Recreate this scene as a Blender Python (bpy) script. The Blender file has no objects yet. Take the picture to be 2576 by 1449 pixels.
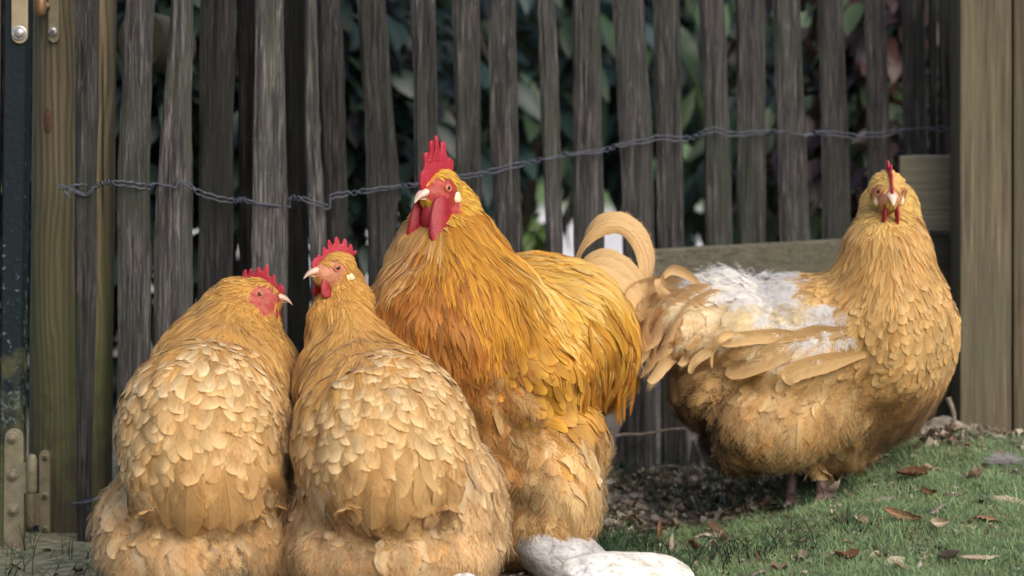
import bpy, bmesh, math, random
import numpy as np
from mathutils import Vector, Matrix

# ------------------------------------------------------------------ scene, camera, light
SC = bpy.context.scene
COL = SC.collection
R = math.radians
random.seed(7)
rng = np.random.default_rng(7)

CAM_D, CAM_Z, HOR, PXM = 4.5, 0.70, 300.0, 7362.0     # camera distance, height, horizon row, focal length in picture units
W_PX, H_PX = 2576.0, 1449.0

def at(px, py, Y):
    """picture position + depth -> world point"""
    s = (CAM_D + Y) / PXM
    return np.array([(px - 1288.0) * s, Y, CAM_Z - (py - HOR) * s])
def sc(Y): return (CAM_D + Y) / PXM                    # metres per picture unit at a depth

cam = bpy.data.cameras.new("camera")
camo = bpy.data.objects.new("camera", cam); COL.objects.link(camo)
camo.location = (0, -CAM_D, CAM_Z); camo.rotation_euler = (R(90), 0, 0)
cam.sensor_width = 36.0; cam.lens = 36.0 * PXM / W_PX
cam.shift_y = -(H_PX / 2 - HOR) / W_PX
cam.clip_end = 500; cam.clip_start = 0.05
cam.dof.use_dof = True; cam.dof.focus_distance = 4.36; cam.dof.aperture_fstop = 3.7
SC.camera = camo

SUN_EL, SUN_AZ = R(40), R(146)        # azimuth clockwise from +Y (north); behind and right of the camera
world = bpy.data.worlds.new("World"); SC.world = world; world.use_nodes = True
wn = world.node_tree
sky = wn.nodes.new("ShaderNodeTexSky"); sky.sky_type = 'NISHITA'; sky.sun_disc = False
sky.sun_elevation = SUN_EL; sky.sun_rotation = SUN_AZ; sky.dust_density = 4.0; sky.air_density = 1.0
wn.links.new(sky.outputs[0], wn.nodes["Background"].inputs[0])
wn.nodes["Background"].inputs[1].default_value = 0.15
sun = bpy.data.lights.new("sun", 'SUN'); suno = bpy.data.objects.new("sun", sun); COL.objects.link(suno)
sun.energy = 1.4; sun.angle = R(70); sun.color = (1.0, 0.965, 0.92)
d_ = Vector((math.sin(SUN_AZ) * math.cos(SUN_EL), math.cos(SUN_AZ) * math.cos(SUN_EL), math.sin(SUN_EL)))
suno.rotation_euler = d_.to_track_quat('Z', 'Y').to_euler(); suno.location = d_ * 10
SC.view_settings.view_transform = 'Standard'; SC.view_settings.look = 'None'
SC.view_settings.exposure = 0.50; SC.view_settings.gamma = 1.0
SC.cycles.max_bounces = 6; SC.cycles.diffuse_bounces = 3; SC.cycles.glossy_bounces = 2
SC.cycles.transmission_bounces = 3; SC.cycles.transparent_max_bounces = 6
SC.cycles.use_denoising = True; SC.cycles.caustics_reflective = False; SC.cycles.caustics_refractive = False

# ------------------------------------------------------------------ helpers
def tag(o, label=None, cat=None, group=None, kind=None):
    if label: o['label'] = label
    if cat: o['category'] = cat
    if group: o['group'] = group
    if kind: o['kind'] = kind
    return o
def empty(name, loc):
    o = bpy.data.objects.new(name, None); COL.objects.link(o); o.location = loc; o.empty_display_size = 0.05
    return o
def link(name, me, mat=None, parent=None):
    o = bpy.data.objects.new(name, me); COL.objects.link(o)
    if mat is not None: me.materials.append(mat)
    if parent is not None:
        o.parent = parent
        off = Vector((0, 0, 0)); q = parent
        while q is not None: off += q.location; q = q.parent
        o.location = -off                                 # geometry is in world space
    return o
def np_mesh(name, V, F, col=None, uv=None, smooth=True):
    """V (n,3); F (m,4) or (m,3); col (n,3); uv (n,2)"""
    V = np.ascontiguousarray(V, np.float32); F = np.ascontiguousarray(F, np.int32)
    me = bpy.data.meshes.new(name); k = F.shape[1]
    me.vertices.add(len(V)); me.vertices.foreach_set("co", V.ravel())
    me.loops.add(F.size); me.loops.foreach_set("vertex_index", F.ravel())
    me.polygons.add(len(F)); me.polygons.foreach_set("loop_start", np.arange(0, F.size, k, dtype=np.int32))
    if smooth: me.polygons.foreach_set("use_smooth", np.ones(len(F), bool))
    if uv is not None:
        u = me.uv_layers.new(name="UVMap"); u.data.foreach_set("uv", np.ascontiguousarray(uv, np.float32)[F.ravel()].ravel())
    me.update(calc_edges=True)
    if col is not None:
        a = me.attributes.new("Col", 'FLOAT_COLOR', 'POINT')
        c = np.ones((len(V), 4), np.float32); c[:, :3] = np.clip(col, 0, 1); a.data.foreach_set("color", c.ravel())
    return me
class MB:
    """collects pieces into one mesh"""
    def __init__(s): s.V = []; s.F3 = []; s.F4 = []; s.C = []; s.n = 0
    def add(s, V, F, col=(1, 1, 1)):
        V = np.asarray(V, float).reshape(-1, 3); s.V.append(V)
        for f in F: s.F4.append(tuple(i + s.n for i in f))
        c = np.asarray(col, float)
        s.C.append(np.broadcast_to(c, (len(V), 3)) if c.ndim == 1 else c); s.n += len(V)
    def build(s, name, mat, parent=None, smooth=True):
        me = bpy.data.meshes.new(name); V = np.concatenate(s.V)
        me.from_pydata(V.tolist(), [], s.F4); me.update()
        if smooth: me.polygons.foreach_set("use_smooth", np.ones(len(me.polygons), bool))
        a = me.attributes.new("Col", 'FLOAT_COLOR', 'POINT')
        c = np.ones((len(V), 4), np.float32); c[:, :3] = np.concatenate(s.C); a.data.foreach_set("color", c.ravel())
        return link(name, me, mat, parent)
def nrm(v): return v / np.maximum(np.linalg.norm(v, axis=-1, keepdims=True), 1e-9)
def tube(pts, rad, n=8, cap=True):
    pts = np.asarray(pts, float); rad = np.broadcast_to(np.asarray(rad, float), (len(pts),))
    T = nrm(np.gradient(pts, axis=0)); a = np.array([0, 0, 1.0]) if abs(T[0, 2]) < .9 else np.array([1.0, 0, 0])
    V = []; u = nrm(np.cross(T[0], a))
    for i in range(len(pts)):
        u = nrm(u - T[i] * np.dot(u, T[i])); w = np.cross(T[i], u)
        for k in range(n):
            an = 2 * math.pi * k / n; V.append(pts[i] + rad[i] * (math.cos(an) * u + math.sin(an) * w))
    F = [(i * n + k, i * n + (k + 1) % n, (i + 1) * n + (k + 1) % n, (i + 1) * n + k) for i in range(len(pts) - 1) for k in range(n)]
    if cap: F += [tuple(range(n - 1, -1, -1)), tuple(range((len(pts) - 1) * n, len(pts) * n))]
    return V, F
def spline(pts, n):
    """Catmull-Rom through pts, n samples"""
    P = np.asarray(pts, float); P = np.vstack([2 * P[0] - P[1], P, 2 * P[-1] - P[-2]])
    t = np.linspace(0, len(P) - 3 - 1e-6, n); i = t.astype(int); f = (t - i)[:, None]
    a, b, c, d = P[i], P[i + 1], P[i + 2], P[i + 3]
    return .5 * (2 * b + (c - a) * f + (2 * a - 5 * b + 4 * c - d) * f * f + (3 * b - a - 3 * c + d) * f ** 3)
def vnoise(P, f, seed=0):
    """cheap smooth pseudo noise, -1..1"""
    g = np.random.default_rng(seed + 100); o = np.zeros(P.shape[:-1])
    for k in range(5):
        d = g.normal(size=3) * f * (1 + .5 * k) ; o += np.sin(P @ d + g.uniform(0, 6.28)) / (1 + .35 * k)
    return o / 2.6

# ------------------------------------------------------------------ materials
def mat(name):
    m = bpy.data.materials.new(name); m.use_nodes = True; nt = m.node_tree
    return m, nt, nt.nodes["Principled BSDF"], nt.nodes, nt.links
def N(nt, t, **kw):
    n = nt.nodes.new(t)
    for k, v in kw.items():
        if k in n.inputs: n.inputs[k].default_value = v
        else: setattr(n, k, v)
    return n
def ramp(nt, fac, stops):
    r = nt.nodes.new("ShaderNodeValToRGB"); e = r.color_ramp.elements
    while len(e) < len(stops): e.new(.5)
    for el, (p, c) in zip(e, stops): el.position = p; el.color = (c[0], c[1], c[2], 1)
    nt.links.new(fac, r.inputs[0]); return r.outputs[0]
def mixc(nt, fac, a, b, mode='MIX'):
    m = nt.nodes.new("ShaderNodeMix"); m.data_type = 'RGBA'; m.blend_type = mode
    for s, v in ((0, fac), (6, a), (7, b)):
        if hasattr(v, 'is_output'): nt.links.new(v, m.inputs[s])
        else: m.inputs[s].default_value = v if s == 0 else (v[0], v[1], v[2], 1)
    return m.outputs[2]
def noise(nt, scale, detail=4, vec=None, stretch=None, rough=.55, coord='Object'):
    tc = nt.nodes.new("ShaderNodeTexCoord"); v = tc.outputs[coord] if vec is None else vec
    if stretch:
        mp = nt.nodes.new("ShaderNodeMapping"); mp.inputs['Scale'].default_value = stretch
        nt.links.new(v, mp.inputs[0]); v = mp.outputs[0]
    n = nt.nodes.new("ShaderNodeTexNoise"); n.inputs['Scale'].default_value = scale; n.inputs['Detail'].default_value = detail
    n.inputs['Roughness'].default_value = rough; nt.links.new(v, n.inputs[0]); return n.outputs[0]
def bump(nt, h, strength, dist=.002):
    b = nt.nodes.new("ShaderNodeBump"); b.inputs['Strength'].default_value = strength; b.inputs['Distance'].default_value = dist
    nt.links.new(h, b.inputs['Height']); return b.outputs[0]
def math_(nt, op, a, b=None):
    m = nt.nodes.new("ShaderNodeMath"); m.operation = op
    for i, v in enumerate((a, b)):
        if v is None: continue
        if hasattr(v, 'is_output'): nt.links.new(v, m.inputs[i])
        else: m.inputs[i].default_value = v
    return m.outputs[0]

def feather_mat(name, transl=.18, barbs=True, rough=.6):
    m, nt, b, nd, lk = mat(name)
    at_ = N(nt, "ShaderNodeAttribute", attribute_name="Col")
    if barbs:
        uv = N(nt, "ShaderNodeUVMap"); sp = nd.new("ShaderNodeSeparateXYZ"); lk.new(uv.outputs[0], sp.inputs[0])
        au = math_(nt, 'ABSOLUTE', sp.outputs[0])
        bb = math_(nt, 'SUBTRACT', sp.outputs[1], math_(nt, 'MULTIPLY', au, .8))
        cb = nd.new("ShaderNodeCombineXYZ"); lk.new(math_(nt, 'MULTIPLY', bb, 16.0), cb.inputs[0])
        lk.new(math_(nt, 'MULTIPLY', sp.outputs[0], 1.3), cb.inputs[1])
        nz = nd.new("ShaderNodeTexNoise"); nz.inputs['Scale'].default_value = 1.0; nz.inputs['Detail'].default_value = 3
        lk.new(cb.outputs[0], nz.inputs[0])
        f = ramp(nt, nz.outputs[0], [(.28, (.74, .70, .62)), (.5, (.97, .96, .94)), (.72, (1.08, 1.07, 1.05))])
        c = mixc(nt, 1.0, at_.outputs[0], f, 'MULTIPLY')
        lk.new(bump(nt, nz.outputs[0], .22, .0015), b.inputs['Normal'])
    else:
        c = at_.outputs[0]
    lk.new(c, b.inputs['Base Color']); b.inputs['Roughness'].default_value = rough
    b.inputs['Specular IOR Level'].default_value = .25
    b.inputs['Sheen Weight'].default_value = .12; b.inputs['Sheen Roughness'].default_value = .5
    tr = nd.new("ShaderNodeBsdfTranslucent"); lk.new(c, tr.inputs[0])
    mx = nd.new("ShaderNodeMixShader"); mx.inputs[0].default_value = transl
    lk.new(b.outputs[0], mx.inputs[1]); lk.new(tr.outputs[0], mx.inputs[2]); lk.new(mx.outputs[0], nd["Material Output"].inputs[0])
    return m
M_BLADE = feather_mat("vaned_feather", .28)
M_BARB = feather_mat("loose_down", .55, False, .75)

def skin_mat():
    m, nt, b, nd, lk = mat("bird_skin_and_down")
    at_ = N(nt, "ShaderNodeAttribute", attribute_name="Col")
    n1 = noise(nt, 420, 3); n2 = noise(nt, 120, 3)
    c = mixc(nt, 1.0, at_.outputs[0], ramp(nt, n1, [(.3, (.72, .68, .66)), (.7, (1.12, 1.1, 1.1))]), 'MULTIPLY')
    lk.new(c, b.inputs['Base Color']); b.inputs['Roughness'].default_value = .6
    lk.new(bump(nt, n1, .5, .0015), b.inputs['Normal']); return m
M_SKIN = skin_mat()
def flesh(name, c, c2, sc_=500):
    m, nt, b, nd, lk = mat(name)
    v = nd.new("ShaderNodeTexVoronoi"); v.inputs['Scale'].default_value = sc_
    tc = nd.new("ShaderNodeTexCoord"); lk.new(tc.outputs['Object'], v.inputs[0])
    n1 = noise(nt, 90, 4)
    cc = ramp(nt, n1, [(.3, c), (.7, c2)])
    lk.new(cc, b.inputs['Base Color']); b.inputs['Roughness'].default_value = .5
    b.inputs['Subsurface Weight'].default_value = .15; b.inputs['Subsurface Radius'].default_value = (.004, .001, .0008)
    lk.new(bump(nt, v.outputs[0], .32, .0012), b.inputs['Normal']); return m
M_COMB = flesh("red_comb_flesh", (.27, .005, .016), (.40, .020, .042))
M_WATTLE = flesh("red_wattle_flesh", (.20, .0015, .007), (.30, .004, .014), 300)
M_LOBE = flesh("cream_earlobe", (.70, .56, .33), (.80, .68, .46), 300)
def simple(name, c, c2=None, rough=.5, sc_=60, bmp=.2, metal=0, stretch=None):
    m, nt, b, nd, lk = mat(name)
    n1 = noise(nt, sc_, 5, stretch=stretch)
    lk.new(ramp(nt, n1, [(.3, c), (.7, c2 or c)]), b.inputs['Base Color'])
    b.inputs['Roughness'].default_value = rough; b.inputs['Metallic'].default_value = metal
    if bmp: lk.new(bump(nt, n1, bmp), b.inputs['Normal'])
    return m
M_BEAK = simple("horn_beak", (.52, .35, .26), (.66, .50, .40), .32, 90, .1)
M_EYE = simple("amber_iris", (.34, .10, .02), (.46, .17, .04), .12, 400, 0)
M_PUPIL = simple("black_pupil", (.004, .004, .004), None, .06, 10, 0)
M_LID = flesh("pink_eyelid", (.42, .10, .07), (.52, .17, .12), 600)

def wood_mat(name, dark, mid, light, green=(.10, .11, .05), gfac=.35, grain=1.0, flat=False, soft=1.0):
    m, nt, b, nd, lk = mat(name)
    tc = nd.new("ShaderNodeTexCoord"); oi = nd.new("ShaderNodeObjectInfo")
    off = nd.new("ShaderNodeVectorMath"); off.operation = 'ADD'
    at_ = N(nt, "ShaderNodeAttribute", attribute_name="Col")      # per paling offset + tone
    sc3 = nd.new("ShaderNodeVectorMath"); sc3.operation = 'SCALE'; sc3.inputs['Scale'].default_value = 37.0
    lk.new(at_.outputs[1], sc3.inputs[0]); lk.new(tc.outputs['Object'], off.inputs[0]); lk.new(sc3.outputs[0], off.inputs[1])
    v = off.outputs[0]
    if flat:
        mp_ = nd.new('ShaderNodeMapping'); mp_.inputs['Rotation'].default_value = (0, R(90), 0); lk.new(v, mp_.inputs[0]); v = mp_.outputs[0]
    fine = noise(nt, 1.0, 6, v, (420 * grain, 420 * grain, 9), .65)
    coarse = noise(nt, 1.0, 6, v, (110, 110, 4.2), .68)
    blot = noise(nt, 1.0, 5, v, (20, 20, 5), .6)
    crack = noise(nt, 1.0, 4, v, (180, 180, 2.0), .5)
    sp = noise(nt, 260, 3, v)
    c = ramp(nt, fine, [(.25, dark), (.5, mid), (.75, light)])
    c = mixc(nt, 1.0, c, ramp(nt, coarse, [(.3, (1 - .74 * soft,) * 3), (.5, (1 - .15 * soft,) * 3), (.68, (1 + .5 * soft, 1 + .47 * soft, 1 + .42 * soft))]), 'MULTIPLY')
    c = mixc(nt, math_(nt, 'MULTIPLY', ramp(nt, blot, [(.45, (0, 0, 0)), (.7, (1, 1, 1))]), gfac), c, green)
    c = mixc(nt, 1.0, c, ramp(nt, crack, [(.30, (1 - .86 * soft,) * 3), (.37, (1, 1, 1))]), 'MULTIPLY')
    c = mixc(nt, ramp(nt, sp, [(.70, (0, 0, 0)), (.78, (.5, .5, .5))]), c, (.26, .25, .21))
    tone = nd.new("ShaderNodeVectorMath"); tone.operation = 'SCALE'; lk.new(c, tone.inputs[0])
    sx = nd.new("ShaderNodeSeparateColor"); lk.new(at_.outputs[0], sx.inputs[0])
    lk.new(math_(nt, 'ADD', math_(nt, 'MULTIPLY', sx.outputs[1], 1.7), .34), tone.inputs['Scale'])
    lk.new(tone.outputs[0], b.inputs['Base Color']); b.inputs['Roughness'].default_value = .85
    b.inputs['Specular IOR Level'].default_value = .25
    h = math_(nt, 'ADD', math_(nt, 'MULTIPLY', fine, .6), math_(nt, 'ADD', coarse, crack))
    lk.new(bump(nt, h, .8, .003), b.inputs['Normal']); return m
M_PALE = wood_mat("weathered_split_wood", (.009, .009, .010), (.033, .031, .0305), (.150, .141, .134), (.024, .030, .019), .75)
M_BOARD = wood_mat("damp_board", (.045, .040, .030), (.075, .068, .050), (.105, .095, .072), (.055, .062, .034), .5, flat=True, soft=.55)
M_RPOST = wood_mat("sawn_post_wood", (.050, .040, .026), (.075, .062, .041), (.105, .088, .060), (.060, .064, .036), .5, grain=.5, soft=.62)

def round_post_mat():
    m, nt, b, nd, lk = mat("treated_pine_round")
    tc = nd.new("ShaderNodeTexCoord")
    warp = noise(nt, 1.0, 3, None, (9, 9, 3.2), .5)
    mp = nd.new("ShaderNodeMapping"); mp.inputs['Scale'].default_value = (1, 1, .035); lk.new(tc.outputs['Object'], mp.inputs[0])
    ad = nd.new("ShaderNodeVectorMath"); ad.operation = 'MULTIPLY_ADD'
    cmb = nd.new("ShaderNodeCombineXYZ"); lk.new(warp, cmb.inputs[0]); lk.new(warp, cmb.inputs[1])
    lk.new(cmb.outputs[0], ad.inputs[0]); ad.inputs[1].default_value = (.035, .035, .0); lk.new(mp.outputs[0], ad.inputs[2])
    wv = nd.new("ShaderNodeTexWave"); wv.wave_type = 'BANDS'; wv.bands_direction = 'X'; wv.inputs['Scale'].default_value = 30
    wv.inputs['Distortion'].default_value = 5.5; wv.inputs['Detail'].default_value = 3; wv.inputs['Detail Scale'].default_value = 2
    lk.new(ad.outputs[0], wv.inputs[0])
    c = ramp(nt, wv.outputs[1], [(.1, (.100, .082, .048)), (.5, (.138, .116, .068)), (.9, (.165, .142, .088))])
    fine = noise(nt, 1.0, 5, None, (300, 300, 8), .6)
    c = mixc(nt, 1.0, c, ramp(nt, fine, [(.3, (.7, .68, .62)), (.7, (1.15, 1.12, 1.05))]), 'MULTIPLY')
    spz = nd.new("ShaderNodeSeparateXYZ"); lk.new(tc.outputs['Object'], spz.inputs[0])
    low = math_(nt, 'SUBTRACT', .70, spz.outputs[2])                                    # algae low down, soil at the foot
    nb = noise(nt, 11, 5, None, (1, 1, .5))
    al = math_(nt, 'ADD', math_(nt, 'MULTIPLY', low, 1.5), math_(nt, 'MULTIPLY', math_(nt, 'SUBTRACT', nb, .5), 1.6))
    c = mixc(nt, ramp(nt, al, [(.05, (0, 0, 0)), (.75, (.85, .85, .85))]), c, (.072, .082, .026))
    so = math_(nt, 'ADD', math_(nt, 'MULTIPLY', low, 1.3), math_(nt, 'MULTIPLY', math_(nt, 'SUBTRACT', noise(nt, 38, 5), .5), .9))
    c = mixc(nt, ramp(nt, so, [(.55, (0, 0, 0)), (.85, (.9, .9, .9))]), c, (.045, .036, .022))
    ck = noise(nt, 1.0, 3, None, (55, 55, 1.2), .4)
    c = mixc(nt, 1.0, c, ramp(nt, ck, [(.285, (.12, .1, .08)), (.32, (1, 1, 1))]), 'MULTIPLY')
    lk.new(c, b.inputs['Base Color']); b.inputs['Roughness'].default_value = .8
    h = math_(nt, 'ADD', math_(nt, 'ADD', fine, wv.outputs[1]), math_(nt, 'MULTIPLY', ck, .7))
    lk.new(bump(nt, h, .45, .002), b.inputs['Normal']); return m
M_POST = round_post_mat()
def endgrain():
    m, nt, b, nd, lk = mat("sawn_log_end")
    tc = nd.new("ShaderNodeTexCoord"); wv = nd.new("ShaderNodeTexWave"); wv.wave_type = 'RINGS'; wv.rings_direction = 'Y'
    wv.inputs['Scale'].default_value = 55; wv.inputs['Distortion'].default_value = 1.2; lk.new(tc.outputs['Generated'], wv.inputs[0])
    mp = nd.new("ShaderNodeMapping"); mp.inputs['Location'].default_value = (-.5, 0, -.5); lk.new(tc.outputs['Generated'], mp.inputs[0]); lk.new(mp.outputs[0], wv.inputs[0])
    wv.inputs['Scale'].default_value = 9
    c = ramp(nt, wv.outputs[1], [(0, (.022, .022, .012)), (1, (.055, .055, .028))])
    n1 = noise(nt, 30, 5)
    c = mixc(nt, 1.0, c, ramp(nt, n1, [(.3, (.6, .6, .6)), (.7, (1.2, 1.2, 1.1))]), 'MULTIPLY')
    lk.new(c, b.inputs['Base Color']); b.inputs['Roughness'].default_value = .9; return m
M_END = endgrain()
def paint_mat():
    m, nt, b, nd, lk = mat("flaking_dark_teal_paint")
    tc = nd.new("ShaderNodeTexCoord"); spz = nd.new("ShaderNodeSeparateXYZ"); lk.new(tc.outputs['Object'], spz.inputs[0])
    v = noise(nt, 95, 5); v2 = noise(nt, 14, 4)
    fl = math_(nt, 'ADD', v, math_(nt, 'MULTIPLY', math_(nt, 'SUBTRACT', .60, spz.outputs[2]), .30))
    fl = math_(nt, 'ADD', fl, math_(nt, 'MULTIPLY', math_(nt, 'SUBTRACT', v2, .5), .35))
    c = mixc(nt, ramp(nt, fl, [(.66, (0, 0, 0)), (.72, (1, 1, 1))]), (.0022, .008, .011), (.085, .115, .125))
    al = math_(nt, 'ADD', math_(nt, 'MULTIPLY', math_(nt, 'SUBTRACT', .36, spz.outputs[2]), 2.4), math_(nt, 'MULTIPLY', math_(nt, 'SUBTRACT', noise(nt, 24, 5), .5), 1.8))
    c = mixc(nt, ramp(nt, al, [(.1, (0, 0, 0)), (.6, (.92, .92, .92))]), c, (.085, .088, .036))
    lk.new(c, b.inputs['Base Color']); b.inputs['Roughness'].default_value = .55; b.inputs['Specular IOR Level'].default_value = .25
    lk.new(bump(nt, fl, .5, .002), b.inputs['Normal']); return m
M_PAINT = paint_mat()
M_BRACKET = simple("dirty_galvanised_steel", (.13, .11, .065), (.21, .185, .12), .6, 70, .35, .1)
M_LATCH = simple("brass_coloured_latch_steel", (.24, .19, .11), (.33, .27, .17), .45, 40, .1, .3)
M_RUST = simple("rusty_bolt_steel", (.12, .075, .04), (.22, .18, .12), .55, 200, .4, .3)
M_SCREW = simple("bright_screw_steel", (.28, .27, .26), (.42, .41, .40), .35, 90, .1, .6)
M_WIRE = simple("grey_galvanised_wire", (.028, .033, .046), (.10, .11, .14), .5, 160, .2, .5)

# ------------------------------------------------------------------ ground
def sst(x): x = np.clip(x, 0, 1); return x * x * (3 - 2 * x)
def ground_z(x, y):
    x = np.asarray(x, float); y = np.asarray(y, float)
    crest = .27 + .10 * sst((x - .3) / .5)
    up = sst((y + .75) / (crest + .75)); down = 1 - .80 * sst((y - crest) / .42)
    m = .135 * sst((x - .20) / .56) * np.where(y < crest, up, down)
    b = .010 + .052 * sst((y - .15) / .6) - .5 * sst((y - 4) / 30) * 0
    w = .006 * np.sin(9 * x + 4 * y) * np.sin(7 * y - 3 * x) + .004 * np.sin(23 * x - 9) * np.sin(19 * y)
    far = sst((np.hypot(x, y) - 2) / 3)
    return (b + m) * (1 - far) + .045 * far + w * (1 - far)
def grid_ground():
    gx = np.concatenate([-np.geomspace(60, 1.75, 16), np.arange(-1.7, 1.701, .02), np.geomspace(1.75, 60, 16)])
    gy = np.concatenate([-np.geomspace(30, 1.65, 12), np.arange(-1.6, 2.401, .02), np.geomspace(2.45, 120, 24)])
    X, Y = np.meshgrid(gx, gy, indexing='ij'); Z = ground_z(X, Y)
    V = np.stack([X, Y, Z], -1).reshape(-1, 3); n, k = X.shape
    i = np.arange(n * k).reshape(n, k)
    return V, np.stack([i[:-1, :-1], i[1:, :-1], i[1:, 1:], i[:-1, 1:]], -1).reshape(-1, 4)
def turf_amount(x, y):
    """how grassy the soil is: the mound is turf, the strip along the fence is leaf-littered soil"""
    t = sst((x - .20 - .30 * (y + .2)) / .14 + .5) * (1 - sst((y - .20 - .15 * sst((x - .28) / .3)) / .09))
    t = np.maximum(t, .5 * sst((x - .10) / .06) * sst((y + .3) / .1) * (1 - sst((y - .22) / .15)) * (1 - sst((x - .36) / .1)))
    return np.clip(t + .30 * vnoise(np.stack([x, y, 0 * x], -1), 14, 3) - .9 * np.clip(vnoise(np.stack([x, y, 0 * x], -1), 19, 41) - .35, 0, 1), 0, 1) * (t > .02)
def ground_mat():
    m, nt, b, nd, lk = mat("soil_and_turf")
    at_ = N(nt, "ShaderNodeAttribute", attribute_name="Col"); sx = nd.new("ShaderNodeSeparateColor"); lk.new(at_.outputs[0], sx.inputs[0])
    n1 = noise(nt, 60, 6); n2 = noise(nt, 9, 4); n3 = noise(nt, 190, 4)
    soil = ramp(nt, n1, [(.3, (.07, .055, .038)), (.48, (.19, .15, .108)), (.6, (.32, .27, .2)), (.75, (.42, .37, .28))])
    soil = mixc(nt, ramp(nt, n2, [(.45, (0, 0, 0)), (.7, (.6, .6, .6))]), soil, (.075, .058, .04))
    turf = ramp(nt, n3, [(.3, (.03, .045, .022)), (.6, (.07, .105, .05)), (.8, (.19, .17, .09))])
    c = mixc(nt, sx.outputs[0], soil, turf)
    pave = ramp(nt, noise(nt, .8, 4), [(.3, (.5, .48, .47)), (.7, (.66, .64, .62))])
    c = mixc(nt, sx.outputs[1], c, pave)
    lawn = ramp(nt, noise(nt, .5, 4), [(.3, (.05, .10, .03)), (.7, (.12, .19, .055))])
    c = mixc(nt, sx.outputs[2], c, lawn)
    lk.new(c, b.inputs['Base Color']); b.inputs['Roughness'].default_value = .95
    lk.new(bump(nt, n1, .9, .012), b.inputs['Normal']); return m
GV, GF = grid_ground()
gc = np.zeros((len(GV), 3)); gc[:, 0] = turf_amount(GV[:, 0], GV[:, 1]) * (np.abs(GV[:, 1]) < 3)
gd = GV[:, 1]
gc[:, 1] = sst((gd - 5.5) / 2) * (1 - sst((gd - 17) / 1)); gc[:, 2] = np.maximum(sst((gd - 17) / 1.), .3 * sst((-GV[:, 0] - .42) / .15) * (np.abs(gd) < .9))
tag(link("ground", np_mesh("ground", GV, GF, gc), ground_mat()), kind='structure')

# ------------------------------------------------------------------ paling fence
def fence_Y(px): return .30 + (px - 190) / 2220.0 * .62
PALES = [  # tone, depth offset, then stations (row, left, arris, right)
 (.35, -.03, [(0,187,238,246),(300,188,236,244),(460,187,230,240),(724,187,229,241),(1120,192,222,228),(1449,194,221,226)]),
 (.62, -.02, [(0,316,383,386),(300,301,373,376),(460,295,371,374),(724,295,374,377),(1449,294,374,377)]),
 (.72, -.02, [(0,430,458,483),(300,408,446,478),(475,392,440,480),(724,385,440,480),(1449,378,440,480)]),
 (.05, .00, [(0,503,573,593),(300,500,559,585),(475,500,555,583),(724,497,543,583),(1449,490,535,582)]),
 (.02, .08, [(0,597,640,644),(300,599,638,642),(724,602,636,640),(1449,603,634,640)]),  # paling in shadow: its shade is painted in as a very low tone
 (.92, -.02, [(0,643,708,711),(300,638,713,716),(500,635,720,723),(724,632,718,722),(1449,630,716,720)]),
 (.02, .08, [(0,714,764,768),(300,716,766,770),(724,722,772,776),(1449,722,772,776)]),  # another shadowed paling, the shade put into its tone
 (.95, -.01, [(0,767,792,796),(300,765,797,801),(450,770,806,811),(620,780,815,820),(1449,790,820,826)]),
 (.15, .02, [(0,795,846,857),(200,800,850,866),(400,812,856,870),(640,822,862,875),(1449,825,865,880)]),  # shadowed too; low tone carries painted shade
 (.25, .00, [(0,897,955,968),(300,917,982,991),(440,922,980,1003),(600,925,977,996),(1449,930,980,996)]),
 (.42, .00, [(0,1030,1092,1096),(200,1040,1094,1098),(350,1042,1097,1101),(1449,1052,1104,1108)]),
 (.45, .01, [(0,1137,1200,1208),(300,1145,1202,1208),(500,1147,1205,1212),(1449,1160,1215,1222)]),
 (.46, .00, [(0,1227,1292,1298),(300,1232,1297,1303),(500,1240,1304,1310),(625,1247,1308,1315),(1449,1262,1320,1328)]),
 (.60, .00, [(0,1350,1370,1397),(300,1360,1380,1410),(500,1370,1382,1413),(625,1374,1388,1417),(1449,1385,1400,1430)]),
 (.48, .00, [(0,1440,1497,1511),(300,1443,1498,1515),(500,1442,1497,1520),(1449,1450,1505,1530)]),
 (.52, .00, [(0,1540,1597,1620),(300,1555,1612,1640),(500,1565,1615,1647),(1449,1575,1625,1655)]),
 (.42, .01, [(0,1642,1706,1710),(300,1650,1714,1718),(600,1655,1718,1723),(1449,1668,1728,1735)]),
 (.52, .00, [(0,1758,1800,1823),(300,1770,1800,1838),(600,1776,1808,1846),(1449,1790,1820,1858)]),
 (.40, .00, [(0,1850,1900,1928),(300,1855,1906,1928),(600,1855,1912,1928),(1449,1862,1918,1935)]),
 (.55, .01, [(0,1943,2008,2014),(300,1955,2022,2028),(600,1962,2034,2041),(1449,1980,2050,2058)]),
 (.35, .00, [(0,2057,2116,2122),(300,2065,2128,2135),(600,2070,2138,2146),(1449,2080,2150,2156)]),
 (.38, .02, [(0,2175,2222,2230),(300,2180,2234,2240),(600,2186,2240,2246),(1449,2200,2252,2258)]),
 (.22, .03, [(0,2268,2324,2330),(300,2270,2328,2335),(600,2274,2332,2338),(1449,2280,2340,2346)]),
 (.20, .06, [(0,2335,2352,2358),(600,2342,2360,2366),(1449,2350,2368,2374)]),
 (.10, .12, [(0,2362,2402,2408),(600,2366,2406,2412),(1449,2370,2410,2416)]),
]
fence = tag(empty("paling_fence", at(1290, 1260, fence_Y(1290))),
            "long fence of grey split wooden palings wired upright behind the chickens", "fence")
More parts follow.
